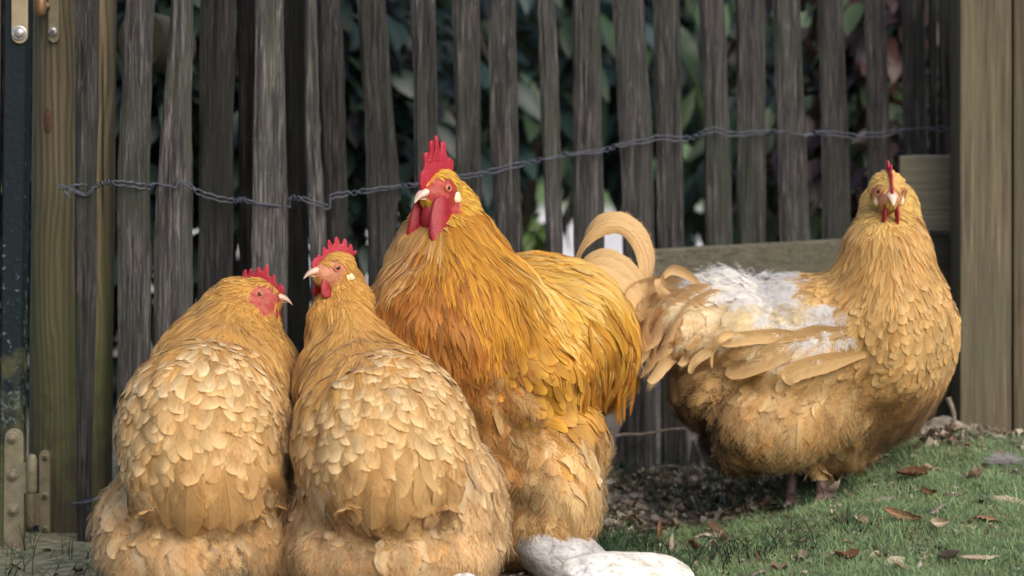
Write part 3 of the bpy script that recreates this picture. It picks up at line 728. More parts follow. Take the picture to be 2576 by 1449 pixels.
def big_feather(pts, W, side_hint, cb, ct, name, parent, g, cup=.15, Kn=26, M=9, root=.35, tipw=.75, jag=.04, asym=0.0, mat_=None, thick=0):
    """one long tail or wing feather along a 3D line; vane lies along side_hint"""
    S = spline(pts, Kn + 1); T = nrm(np.gradient(S, axis=0)); sd = nrm(np.cross(np.cross(T, np.broadcast_to(side_hint, T.shape)), T)); up = np.cross(T, sd)
    t = np.linspace(0, 1, Kn + 1); w = (root + (1 - root) * sst(t / .35)) * np.where(t > tipw, np.sqrt(np.clip(1 - ((t - tipw) / (1 - tipw)) ** 2, 0, 1)), 1); w[-1] = .06
    u = np.linspace(-1, 1, M); half = W / 2 * w * (1 + g.normal(0, jag, Kn + 1)); he = np.stack([half * (1 - asym), half * (1 + asym)])
    off = np.where(u[None] < 0, u[None] * he[0][:, None], u[None] * he[1][:, None])
    off = off * (1 + np.where(np.abs(u) > .9, 1, 0)[None] * g.normal(0, jag * 1.2, (Kn + 1, M)))
    pos = S[:, None] + sd[:, None] * off[..., None] - up[:, None] * ((u ** 2)[None, :, None] * (half * cup)[:, None, None])
    c = (np.array(cb) + (np.array(ct) - np.array(cb)) * (t ** 1.0)[:, None])[:, None] * (1 + .14 * (u ** 2 - .4))[None, :, None]
    c = c * np.where(np.abs(u) < .05, 1.12, 1)[None, :, None]
    Ln = np.linalg.norm(np.diff(S, axis=0), axis=1).sum()
    uv = np.stack(np.broadcast_arrays(u[None], t[:, None] * Ln / W + g.uniform(0, 40)), -1)
    i = np.arange(Kn)[:, None] * M; j = np.arange(M - 1)[None]; q = i + j; F = np.stack([q, q + 1, q + M + 1, q + M], -1).reshape(-1, 4)
    if M >= 9:   # a raised shaft
        sv, sf = tube(S + up * .0008, W * .018 * (1 - .8 * t) + .0002, 5, False); nv = pos.size // 3
        V = np.concatenate([pos.reshape(-1, 3), np.array(sv)]); F = np.concatenate([F, np.array(sf) + nv])
        cc = np.concatenate([c.reshape(-1, 3), np.broadcast_to(np.array(ct) * 1.08, (len(sv), 3))]); uv = np.concatenate([uv.reshape(-1, 2), np.zeros((len(sv), 2))])
    else: V, cc, uv = pos.reshape(-1, 3), c.reshape(-1, 3), uv.reshape(-1, 2)
    # loose barbs fringing both edges
    nf = int(110 * Ln / .12); k = g.uniform(.12, .97, nf); i0 = np.minimum((k * Kn).astype(int), Kn - 1); fr = (k * Kn - i0)[:, None]; sg = np.where(g.random(nf) < .5, -1.0, 1.0)
    lerp = lambda A: A[i0] * (1 - fr) + A[i0 + 1] * fr
    hw = np.where(sg < 0, lerp(he[0][:, None])[:, 0], lerp(he[1][:, None])[:, 0]); b0 = lerp(S); tt = nrm(lerp(T)); ss = lerp(sd) * sg[:, None]; uu_ = lerp(up)
    rows = []
    for e, fwd_ in ((.55, .10), (.9, .45), (1.06 + 0, .75)):
        ex = e * (1 if e < 1 else 1) + (g.uniform(0, .14, nf) if e > 1 else 0)
        rows.append(b0 + ss * (hw * ex)[:, None] + tt * (W * .5 * fwd_) - uu_ * (hw * cup * np.minimum(ex, 1) ** 2 - .0006)[:, None])
    wv = tt * .00028; fv = np.stack([np.stack([r_ - wv * q_, r_ + wv * q_], 1) for r_, q_ in zip(rows, (1, .8, .25))], 1).reshape(-1, 3); nv = len(V)
    fq = (np.arange(nf) * 6)[:, None] + np.array([0, 2])[None]; F = np.concatenate([F, (np.stack([fq, fq + 1, fq + 3, fq + 2], -1).reshape(-1, 4)) + nv])
    fc_ = np.repeat((np.array(cb) + (np.array(ct) - np.array(cb)) * k[:, None]) * g.uniform(.95, 1.12, (nf, 1)), 6, 0)
    V = np.concatenate([V, fv]); cc = np.concatenate([cc, fc_]); uv = np.concatenate([uv, np.zeros((len(fv), 2))])
    return link(name, np_mesh(name, V, F, cc, uv), mat_ or M_BLADE, parent)

# zone: (kind, spacing, length, width, lift root, lift tip, base colour, tip colour, options)
class Z:
    def __init__(s, kind, sp, L, W, l0, l1, cb, ct, jit=.10, hue=.05, part="body_feathers", **kw):
        s.kind, s.sp, s.L, s.W, s.l0, s.l1 = kind, sp, L, W, l0, l1; s.cb, s.ct = np.array(cb), np.array(ct); s.jit, s.hue, s.part, s.kw = jit, hue, part, kw

class Bird:
    def __init__(s, root, prims, solids, head, guides, zones, inset, seed, face, legcol, legs, h=.0042, lump=.0055):
        s.root, s.zones, s.head, s.g = root, zones, head, np.random.default_rng(seed)
        s.legs = legs; s.fd = Field(prims, inset, h, lump, seed, list(solids) + legs); s.face = face; s.fd.legtop = max(c.a[2] for c in legs) - .004
        V, Q = s.fd.mesh(); s.V, s.Q = V, Q
        s.gp = np.array([[a[0], a[1]] for a in guides], float); s.gd = np.array([[a[2], a[4], -a[3]] for a in guides], float)
        s.gz = [a[5] for a in guides]; s.names = sorted(set(s.gz)); s.gi = np.array([s.names.index(z) for z in s.gz])
        zi, _ = s.assign(V, np.zeros(len(V)))
        col = np.array([(zones[n].cb * .75 + zones[n].ct * .25) if n in zones else (.5, .3, .12) for n in s.names])[zi]
        fm = s.facemask(V)[:, None]; fc = np.array(face['col']); vm = np.clip(.22 + .8 * vnoise(V, 170, 5), 0, .7)[:, None]; fcc = fc * (1 - vm) + np.array(face.get('mix', (.48, .22, .11))) * vm; col = col * (1 - fm) + fcc * fm * (1 + .22 * vnoise(V, 300, 15))[:, None]
        lm = s.legmask(V)[:, None]; col = col * (1 - lm) + np.array(legcol) * lm
        link("body", np_mesh("body", V, Q, col), M_SKIN, root)
    def local(s, P): return (P - s.head['o']) @ s.head['M'].T / s.head['s']      # forward, left, up in millimetres-at-scale-1
    def facemask(s, P):
        q = s.local(P) * 1000; f = s.face; m = np.zeros(len(P))
        for (cx, cz, rx, rz) in f['ell']:
            r = np.hypot((q[:, 0] - cx) / rx, (q[:, 2] - cz) / rz); m = np.maximum(m, sst((1.15 + .12 * vnoise(P, 130, 6) - r) / .26))
        return m * (np.abs(q[:, 1]) < 40) * (np.linalg.norm(q, axis=1) < 60)
    def legmask(s, P):
        m = np.zeros(len(P))
        for c in s.legs: m = np.maximum(m, (c.d(P) < .009) * 1.0 * (P[:, 2] < s.fd.legtop))
        return m
    def pix(s, P): return P[:, 0] / (CAM_D + P[:, 1]) * PXM + 1288, HOR - (P[:, 2] - CAM_Z) / (CAM_D + P[:, 1]) * PXM
    def assign(s, P, jit):
        px, py = s.pix(P); d2 = (px[:, None] - s.gp[None, :, 0]) ** 2 + (py[:, None] - s.gp[None, :, 1]) ** 2
        w = 1 / (d2 + 600.) ** 1.6; D = (w @ s.gd) / w.sum(1)[:, None]
        zi = s.gi[np.argmin(d2, 1)]
        return zi, D
    def feather(s, back_keep=.55):
        g = s.g; fd = s.fd; V, Q = s.V, s.Q
        a = np.linalg.norm(np.cross(V[Q[:, 1]] - V[Q[:, 0]], V[Q[:, 3]] - V[Q[:, 0]]), axis=1); parts = {}
        n_all = int(a.sum() / (.0016 ** 2)); f = g.choice(len(Q), n_all, p=a / a.sum()); uu, vv = g.random((2, n_all, 1)); q = V[Q[f]]
        P = (q[:, 0] * (1 - uu) + q[:, 1] * uu) * (1 - vv) + (q[:, 3] * (1 - uu) + q[:, 2] * uu) * vv
        P = fd.project(P, 1); zi, D = s.assign(P + g.normal(0, .006, P.shape), 0); Nn = fd.nor(P)
        ok = (s.facemask(P) < .5) & (s.legmask(P) < .5)
        for zn, z in s.zones.items():
            if zn not in s.names: continue
            m = np.where(ok & (zi == s.names.index(zn)))[0]
            if len(m) == 0: continue
            mm = m[g.permutation(len(m))]; cap = int(len(m) * (.0016 / z.sp) ** 2 * 14) + 50; mm = mm[:cap]
            kp = mm[thin(P[mm], z.sp, g)]; far = Nn[kp, 1] > .35; kp = kp[~far | (g.random(len(kp)) < back_keep)]
            p, d, n = P[kp], D[kp], len(kp)
            d = tangent(nrm(d) + g.normal(0, z.kw.get('stray', .10), d.shape), Nn[kp])
            L = z.L * g.uniform(.8, 1.2, n); W = z.W * g.uniform(.8, 1.2, n)
            low = .5 * vnoise(p, 45, 11)[:, None] * z.kw.get('mottle', .10) * 2
            br = (1 + g.normal(0, z.jit, (n, 1))) * (1 + low); hu = g.normal(0, z.hue, (n, 1)) * np.array([.2, 1.0, 2.2])
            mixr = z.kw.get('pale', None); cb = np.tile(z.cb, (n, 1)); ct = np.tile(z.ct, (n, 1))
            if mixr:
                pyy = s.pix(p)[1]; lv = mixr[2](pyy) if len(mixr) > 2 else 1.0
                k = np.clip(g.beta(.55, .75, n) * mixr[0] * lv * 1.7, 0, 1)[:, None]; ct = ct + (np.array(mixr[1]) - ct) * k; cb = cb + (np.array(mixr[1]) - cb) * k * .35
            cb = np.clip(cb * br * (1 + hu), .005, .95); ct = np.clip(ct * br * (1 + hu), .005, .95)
            l0 = np.full(n, z.l0); l1 = z.l1 * g.uniform(.5, 1.6, n)
            if z.kind == 'soft':
                kb = {k: v for k, v in z.kw.items() if k in ('sag',)}
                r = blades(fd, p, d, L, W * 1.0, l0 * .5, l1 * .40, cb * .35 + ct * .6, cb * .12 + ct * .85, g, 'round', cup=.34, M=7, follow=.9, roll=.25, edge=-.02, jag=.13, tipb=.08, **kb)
                parts.setdefault((z.part, False), []).append(r)
                r = tufts(fd, p, d + g.normal(0, .1, d.shape), L * 1.04, W * .62, l0, l1 * .85, cb * .1 + ct * .9, np.clip(ct * 1.08, 0, .95), g, **{**{k: v for k, v in z.kw.items() if k in ('sw', 'follow', 'sag', 'curl', 'pw')}, 'nb': int(z.kw.get('nb', 20) * .9)})
                parts.setdefault((z.part + '_barbs', True), []).append(r); continue
            if z.kw.get('fringe'):
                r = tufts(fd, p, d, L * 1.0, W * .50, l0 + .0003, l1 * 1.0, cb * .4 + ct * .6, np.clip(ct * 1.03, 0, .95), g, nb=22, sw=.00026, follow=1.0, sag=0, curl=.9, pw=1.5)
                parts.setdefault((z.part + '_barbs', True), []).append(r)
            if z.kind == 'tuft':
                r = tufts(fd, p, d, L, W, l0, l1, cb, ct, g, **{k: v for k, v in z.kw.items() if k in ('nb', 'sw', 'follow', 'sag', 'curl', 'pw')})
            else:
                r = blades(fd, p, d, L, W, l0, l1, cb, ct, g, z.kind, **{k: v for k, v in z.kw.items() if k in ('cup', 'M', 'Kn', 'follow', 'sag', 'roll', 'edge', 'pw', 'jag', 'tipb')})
            parts.setdefault((z.part, z.kind == 'tuft'), []).append(r)
        for (name, tf), rs in parts.items():
            v, f, c, u = merge(rs); link(name, np_mesh(name, v, f, c, u), M_BARB if tf else M_BLADE, s.root)

def head_frame(px, py, Y, fwd, scale, up=(0, 0, 1)):
    f = nrm(np.array(fwd, float)); l = nrm(np.cross(np.array(up, float), f)); u = np.cross(f, l)
    return dict(o=at(px, py, Y), M=np.array([f, l, u]), s=scale)
def hpt(h, q): return h['o'] + (np.asarray(q, float) * .001 * h['s']) @ h['M']
def hel(h, c, r, k=.012): return EL(hpt(h, c), np.array(r) * .001 * h['s'], h['M'], k * h['s'])
def head_solids(h, puff=1.0, crest=0):
    return [hel(h, (-7, 0, 0 + crest), (28, 17.5 * puff, 22 + crest), .02), hel(h, (6, 0, -13), (23, 15.5, 17), .012), hel(h, (20, 0, -6), (12, 9.5, 10), .01)]
def outline_solid(name, pts, h, th, bev, y0=0, lean=0, m=None, parent=None, bend=None):
    """flat fleshy piece cut to an outline in the head's side plane, rounded edges"""
    cu = bpy.data.curves.new(name, 'CURVE'); cu.dimensions = '2D'; cu.fill_mode = 'BOTH'; cu.extrude = th * .5; cu.bevel_depth = bev; cu.bevel_resolution = 2
    sp = cu.splines.new('BEZIER'); sp.bezier_points.add(len(pts) - 1); sp.use_cyclic_u = True; sp.resolution_u = 5
    for b, (x, z) in zip(sp.bezier_points, pts): b.co = (x, z, 0); b.handle_left_type = b.handle_right_type = 'AUTO'
    o = bpy.data.objects.new("tmp", cu); COL.objects.link(o); dg = bpy.context.evaluated_depsgraph_get(); me = bpy.data.meshes.new_from_object(o.evaluated_get(dg))
    bpy.data.objects.remove(o); bm = bmesh.new(); bm.from_mesh(me); bmesh.ops.triangulate(bm, faces=[f for f in bm.faces if len(f.verts) > 4])
    bmesh.ops.remove_doubles(bm, verts=bm.verts, dist=.05)
    bmesh.ops.subdivide_edges(bm, edges=[e for e in bm.edges if e.calc_length() > 5], cuts=1)
    for v in bm.verts:
        x, z, y = v.co; q = [x, y + y0 + lean * z, z]
        if bend: q = bend(q)
        v.co = hpt(h, q)
    bmesh.ops.recalc_face_normals(bm, faces=bm.faces[:]); bm.to_mesh(me); bm.free(); me.name = name
    me.polygons.foreach_set("use_smooth", np.ones(len(me.polygons), bool)); me.materials.clear(); o = link(name, me, m, parent); o.data.set_sharp_from_angle(angle=R(60)); return o
def lobe(name, h, c, r, m, parent, bend=None, tilt=0, nose=0):
    """flattened teardrop hanging from its upper end: c centre, r half sizes (forward, across, up)"""
    n, k = 20, 14; V = []
    for i in range(k + 1):
        a = math.pi * i / k; z = math.cos(a); w = math.sin(a) ** .8 * (1 - .32 * z) if i not in (0, k) else .02
        for j in range(n):
            b = 2 * math.pi * j / n; q = np.array([r[0] * w * math.cos(b), r[1] * w * math.sin(b), r[2] * z])
            q[0] += tilt * (q[2] - r[2]) * -1 + nose * (1 - z) ** 2; q[1] += (bend or 0) * (1 - z) ** 2 + .05 * r[0] * math.sin(3 * z + q[0] * .2)
            V.append(hpt(h, q + np.array(c)))
    F = [(i * n + j, i * n + (j + 1) % n, (i + 1) * n + (j + 1) % n, (i + 1) * n + j) for i in range(k) for j in range(n)]
    mb = MB(); mb.add(V, F); return mb.build(name, m, parent)
def beak(h, root, x0=17, tip=48, drop=-14, m=None, gap=0):
    mb = MB()
    for upper in (1, 0):
        n = 16; V = []; st = 14
        for i in range(st + 1):
            t = i / st
            if upper:
                x = x0 + (tip - x0) * (t + .12 * math.sin(t * math.pi)); top = 3.5 - (3.5 - drop) * t ** 2.0; bot = -9.0 + (drop + 9 - 1.0) * t ** 3.0
                hw = 9.2 * (1 - t ** 1.3) ** .8 + .35; bot = min(bot, top - .6)
            else:
                x = x0 + (tip - 7 - x0) * t; top = -8.4 - 2.2 * t; bot = -15.5 + 4.6 * t; hw = 7.6 * (1 - t ** 1.8) + .4
            for k in range(n):
                a = 2 * math.pi * k / n; cz = (top + bot) / 2; e = abs(math.cos(a)) ** .8 * (1 if math.cos(a) > 0 else -1)
                V.append(hpt(h, (x, hw * e, cz + (top - bot) / 2 * math.sin(a))))
        F = [(i * n + k, i * n + (k + 1) % n, (i + 1) * n + (k + 1) % n, (i + 1) * n + k) for i in range(st) for k in range(n)] + [tuple(range(st * n, st * n + n))]
        mb.add(V, F)
    o = mb.build("beak", m or M_BEAK, root)
    for sgn in (-1, 1): lobe("nostril", h, (x0 + 4.5, sgn * 5.6, 2.2), (3.4, 1.6, 1.7), M_NOST, o)
    return o
M_NOST = simple("pale_pink_nostril_skin", (.50, .26, .22), (.62, .40, .34), .5, 200, .2)
def eyes(bird, r=5.0, lid=7.0, squint=.0, fx=2):
    h = bird.head; s = h['s'] * .001
    for sgn in (1, -1):
        p = hpt(h, (fx, 40 * sgn, 0)); d = -h['M'][1] * sgn
        for _ in range(80):
            dv = float(bird.fd.val(p[None])[0])
            if dv < .0004: break
            p = p + d * dv * .7
        n = bird.fd.nor(p[None])[0]; n = nrm(n * .45 - d * .55 + h['M'][0] * (.55 if fx > 5 else 0)); t = nrm(np.cross(n, h['M'][2])); b = np.cross(t, n)
        def disc(rad, zof, flat, name, m, parent, k=20, rings=7, amax=1.45):
            V = []; 
            for i in range(rings + 1):
                a = (i / rings) * amax
                for j in range(k): q = 2 * math.pi * j / k; V.append(p + n * (zof + flat * rad * s * math.cos(a)) + (t * math.cos(q) + b * math.sin(q) * (1 - squint)) * rad * s * math.sin(a))
            F = [(i * k + j, i * k + (j + 1) % k, (i + 1) * k + (j + 1) % k, (i + 1) * k + j) for i in range(rings) for j in range(k)]
            mb = MB(); mb.add(V, F); return mb.build(name, m, parent)
        e = disc(r, -.0004, .62, "eye", M_EYE, bird.root)
        pu = disc(r * 1.04, -.0003, .62, "pupil", M_PUPIL, e, amax=.56)
        V = []; k = 24; mm = 8
        for j in range(k):
            q = 2 * math.pi * j / k; cdir = t * math.cos(q) + b * math.sin(q) * (.86 - squint)
            for i in range(mm):
                w = 2 * math.pi * i / mm; V.append(p + cdir * s * (r + .8 + 1.1 * math.cos(w)) + n * s * (.9 * math.sin(w) + .5))
        F = [(j * mm + i, ((j + 1) % k) * mm + i, ((j + 1) % k) * mm + (i + 1) % mm, j * mm + (i + 1) % mm) for j in range(k) for i in range(mm)]
        mb = MB(); mb.add(V, F); mb.build("eyelid", M_LID, e)
# ------------------------------------------------------------------ the flock
BUFF, BUFFT, CREAM = (.50, .275, .085), (.72, .495, .23), (.85, .675, .40)
LEGC = (.20, .12, .10)
def leg_prims(px, py_top, Y, foot_px, fY, fz, r=.0085, toes=((-.3, -1), (.5, -.9), (.1, -1.1)), flip=1):
    a = at(px, py_top, Y); f = at(foot_px, HOR, fY); f[2] = fz + .012
    L = [C(a, f, r * 1.15, r, .01)]
    for tx, ty in toes: d = nrm(np.array([tx * flip, ty, 0.0])); e = f + d * .055; e[2] = fz + .006; L.append(C(f, e, r * .8, r * .45, .008))
    d = -nrm(np.array([toes[2][0], toes[2][1], 0])); e = f + d * .025; e[2] = fz + .006; L.append(C(f, e, r * .7, r * .4, .008))
    return L

PL = lambda py: np.clip(1.45 - (py - 900) / 260., .35, 1.5)
VENT = Z('tuft', .0075, .030, .010, .0015, .008, (.06, .035, .018), (.30, .2, .1), part="soiled_vent_feathers", stray=.5, nb=11, mottle=.4, pale=(.5, (.8, .72, .55)))
def hen_zones(back_pale=.35, neck=((.47, .235, .05), (.62, .36, .105)), fl=((.48, .30, .125), (.72, .52, .29))):
    return {
     'hd': Z('lance', .0030, .013, .0042, .0008, .002, neck[0], (.66, .39, .10), part="head_feathers", stray=.12, M=3, Kn=3, edge=0),
 'nk': Z('lance', .0042, .042, .0065, .0008, .0018, neck[0], neck[1], part="neck_feathers", stray=.09, M=3, Kn=5, cup=.25, mottle=.16, jit=.06),
 'nb': Z('lance', .0056, .046, .0105, .0008, .0026, neck[0], (.66, .42, .15), part="neck_feathers", stray=.12, M=3, Kn=5, cup=.25, mottle=.14, jit=.06),
 'bk': Z('round', .0148, .054, .033, .0005, .0038, (.45, .245, .07), BUFFT, part="back_feathers", fringe=1, stray=.18, pale=(back_pale, CREAM, PL), cup=.24, jit=.05, M=7, roll=.12, hue=.03),  # darker bases: partly real concealed colour, partly painted shade between overlapping feathers
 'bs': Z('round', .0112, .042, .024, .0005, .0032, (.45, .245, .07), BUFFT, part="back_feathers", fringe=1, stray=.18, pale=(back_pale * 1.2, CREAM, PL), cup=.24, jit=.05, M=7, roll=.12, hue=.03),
 'tc': Z('round', .0180, .074, .034, .0006, .0055, (.48, .28, .095), (.66, .43, .19), part="rump_plumage", fringe=1, stray=.2, cup=.28, jit=.07, M=7, roll=.16, hue=.03),
 'fl': Z('soft', .0135, .058, .034, .0012, .012, fl[0], fl[1], part="fluff", stray=.32, nb=26, sag=.4, mottle=.22),
 'ff': Z('soft', .0135, .062, .034, .0012, .016, fl[0], (.78, .59, .35), part="fluff", stray=.38, nb=26, sag=.5, mottle=.22),
    }
def hen_comb(seed):
    r = np.random.default_rng(seed); tips = [(24.5, 21, 0), (16, 29, 0), (5, 36, 0), (-8, 39.5, 0), (-20, 36, 0), (-29, 30, 0)]; P = [(31, 0), (33, 7), (29.5, 13)]
    for i, (x, z, _) in enumerate(tips):
        x += r.normal(0, 1); z += r.normal(0, 2); w = r.uniform(1.5, 2.1); vx = (x + (tips[i + 1][0] if i < 5 else -37)) / 2; vz = (z + (tips[i + 1][1] if i < 5 else 24)) / 2 - r.uniform(7, 10)
        P += [(x + w, z - 3), (x + .5, z), (x - w, z - 2.5), (vx, vz)]
    return P + [(-37, 21), (-31, 15), (-10, 16), (8, 13), (20, 1)]
ROO_COMB = [(30, -1), (34, 6), (33, 15), (30.5, 22), (27.5, 24), (25, 32), (22.5, 46), (20, 44), (18, 36), (15, 37), (12.5, 46), (9, 60), (6.5, 59), (4, 47), (0, 42), (-3, 47), (-8, 65), (-11, 63), (-12, 50), (-16, 43), (-20, 47), (-27, 56), (-30, 53), (-29, 43), (-33, 36), (-40, 33), (-43, 26), (-36, 16), (-16, 19), (4, 16), (18, 3)]
FACE_RED = dict(mix=(.44, .15, .08), col=(.32, .030, .028), ell=[(6, -1, 19, 15), (4, -16, 21, 19), (22, -4, 10, 10)])
FACE_BUFF = dict(col=(.50, .20, .12), ell=[(4, -1, 15, 12), (10, -12, 15, 12), (22, -4, 10, 10)])

# --- hen 1: left, seen from behind, head turned to the right
h1 = head_frame(660, 738, -.06, (.985, -.17, -.06), 1.0)
Y1 = -.24
p1 = [E(516, 1085, Y1, 226, 238, .175), E(522, 1190, Y1 - .07, 192, 165, .125), E(560, 960, -.10, 190, 175, .15),
      E(345, 1335, Y1 + .03, 100, 158, .11), E(665, 1325, Y1 + .03, 110, 165, .12), E(500, 1390, Y1 - .02, 235, 130, .15),
      E(640, 940, -.03, 112, 95, .10), K(575, 900, -.05, 150, 596, 800, -.05, 96, .06), K(596, 800, -.05, 92, 598, 752, -.04, 52, .03)]
r1 = tag(empty("hen", at(515, 1540, Y1)), "buff hen seen from behind, red-faced head turned right, nearest the gate post", "hen")
n_ = .7
g1 = [(600,700,-1,.35,0,'hd'),(630,690,-1,.2,0,'hd'),(575,715,-.9,.6,0,'hd'),(610,745,-.7,.8,0,'hd'),(620,790,-.5,1,-.1,'hd'),(690,830,.1,1,0,'hd'),(650,820,-.2,1,0,'hd'),
      (545,760,-.6,.9,0,'nk'),(580,800,-.3,1,-.1,'nk'),(520,820,-.5,1,-.1,'nk'),(610,840,.1,1,-.2,'nk'),(660,850,.4,1,-.2,'nk'),(480,870,-.5,1,-.1,'nk'),(560,850,0,1,-.3,'nk'),(715,850,.6,.8,-.1,'nk'),(740,880,.4,.9,-.1,'nk'),
      (640,885,.5,.9,-.2,'nb'),(690,930,.6,.8,-.3,'nb'),(735,950,.4,1,-.2,'nb'),(440,890,-.5,1,-.2,'nb'),(740,1000,.2,1,-.1,'nb'),
      (515,895,0,.5,-.9,'bs'),(440,915,-.3,.5,-.8,'bs'),(595,905,.3,.5,-.8,'bs'),(380,985,-.35,.7,-.7,'bs'),(655,975,.3,.7,-.7,'bs'),(700,1020,.25,.9,-.5,'bs'),(330,1060,-.3,.9,-.4,'bs'),(310,1130,-.25,1,-.3,'bs'),(715,1090,.2,1,-.3,'bs'),(700,1160,.15,1,-.3,'bs'),
      (515,970,0,.6,-.8,'bk'),(450,1010,-.25,.7,-.7,'bk'),(590,1010,.2,.7,-.7,'bk'),(515,1060,0,.8,-.6,'bk'),(420,1090,-.3,.9,-.4,'bk'),(620,1090,.25,.9,-.4,'bk'),(360,1120,-.25,1,-.4,'bk'),(670,1120,.2,1,-.3,'bk'),
      (515,1150,0,1,-.4,'tc'),(440,1170,-.12,1,-.3,'tc'),(600,1170,.12,1,-.3,'tc'),(380,1220,-.1,1,-.2,'tc'),(660,1230,.1,1,-.2,'tc'),(460,1240,-.05,1,-.1,'tc'),(560,1250,.05,1,-.1,'tc'),(515,1300,0,1,0,'tc'),
      (290,1230,-.5,.8,-.3,'ff'),(255,1310,-.5,1,-.1,'ff'),(330,1280,-.1,1,-.3,'fl'),(330,1380,.2,1,-.2,'fl'),(280,1400,-.2,1,-.2,'ff'),(420,1390,.1,1,-.2,'fl'),(520,1400,0,1,-.1,'fl'),(620,1380,.1,1,-.2,'fl'),(700,1300,.3,1,-.2,'ff'),(700,1220,.3,1,-.2,'ff'),(720,1390,.3,1,-.1,'ff'),(500,1448,0,1,0,'fl'),(548,1392,0,1,0,'vt'),(556,1412,0,1,0,'vt')]
l1 = leg_prims(450, 1420, Y1, 450, Y1 - .02, .0) + leg_prims(590, 1420, Y1, 590, Y1, .0)
b1 = Bird(r1, p1, head_solids(h1), h1, g1, dict(hen_zones(.36), vt=VENT), .006, 11, FACE_RED, LEGC, l1); b1.feather()

# --- hen 2: second from left, seen from behind, head turned to the left
h2 = head_frame(838, 672, -.10, (-.86, -.50, -.03), 1.04)
Y2 = -.30
p2 = [E(966, 1110, Y2, 238, 228, .175), E(985, 1205, Y2 - .08, 200, 150, .12), E(930, 990, -.18, 190, 150, .15),
      E(822, 1320, Y2 + .03, 100, 165, .11), E(1170, 1275, Y2 + .02, 98, 160, .12), E(990, 1390, Y2 - .02, 262, 125, .15),
      K(895, 950, -.12, 152, 866, 810, -.09, 94, .06), K(866, 810, -.085, 94, 866, 715, -.058, 58, .03)]
r2 = tag(empty("hen", at(985, 1560, Y2)), "buff hen seen from behind, pale face turned left, between another hen and the rooster", "hen")
g2 = [(860,640,.9,.4,.2,'hd'),(820,650,.6,.6,.4,'hd'),(895,690,.7,.8,.1,'hd'),(880,720,.4,1,0,'hd'),(800,740,-.1,1,0,'hd'),(780,700,.1,1,0,'hd'),(840,740,.1,1,0,'hd'),
      (850,790,0,1,-.1,'nk'),(790,790,-.25,1,-.1,'nk'),(930,780,.5,1,0,'nk'),(770,860,-.2,1,-.1,'nk'),(870,860,.05,1,-.1,'nk'),(960,850,.5,1,-.1,'nk'),(900,900,.15,1,-.2,'nk'),(1000,900,.4,1,-.3,'nk'),(760,930,-.1,1,-.1,'nk'),(830,930,-.05,1,-.2,'nk'),
      (760,1000,-.15,1,-.3,'nb'),(840,985,-.05,1,-.4,'nb'),(790,960,-.1,1,-.3,'nb'),
      (985,925,.1,.5,-.9,'bs'),(920,965,-.1,.6,-.8,'bs'),(1060,945,.4,.6,-.7,'bs'),(830,1030,-.25,.8,-.5,'bs'),(1120,1000,.35,.8,-.5,'bs'),(770,1080,-.15,1,-.3,'bs'),(1170,1080,.2,1,-.3,'bs'),(765,1170,-.05,1,-.2,'bs'),(1180,1170,.1,1,-.2,'bs'),
      (985,1000,0,.7,-.7,'bk'),(900,1050,-.2,.9,-.4,'bk'),(1070,1040,.2,.9,-.4,'bk'),(985,1070,0,.9,-.4,'bk'),(850,1120,-.15,1,-.3,'bk'),(1120,1110,.18,1,-.3,'bk'),
      (985,1140,0,1,-.3,'tc'),(910,1160,-.1,1,-.3,'tc'),(1060,1160,.1,1,-.3,'tc'),(860,1210,-.05,1,-.2,'tc'),(1120,1210,.1,1,-.2,'tc'),(940,1230,0,1,-.1,'tc'),(1040,1240,.0,1,-.1,'tc'),(990,1280,0,1,0,'tc'),
      (770,1240,-.3,1,-.2,'ff'),(745,1320,-.3,1,-.1,'ff'),(810,1330,0,1,-.2,'fl'),(1200,1170,.5,.8,-.1,'ff'),(1235,1260,.4,1,-.1,'ff'),(1180,1270,.2,1,-.2,'fl'),(1230,1370,.2,1,-.1,'ff'),(900,1380,0,1,-.1,'fl'),(1000,1390,0,1,-.1,'fl'),(1110,1370,.1,1,-.1,'fl'),(770,1400,-.2,1,-.1,'ff'),(1000,1448,0,1,0,'fl')]
l2 = leg_prims(900, 1430, Y2, 900, Y2, .0) + leg_prims(1070, 1430, Y2, 1070, Y2 + .02, .0)
b2 = Bird(r2, p2, head_solids(h2, 1.05), h2, g2, hen_zones(.32), .006, 12, FACE_BUFF, LEGC, l2); b2.feather()

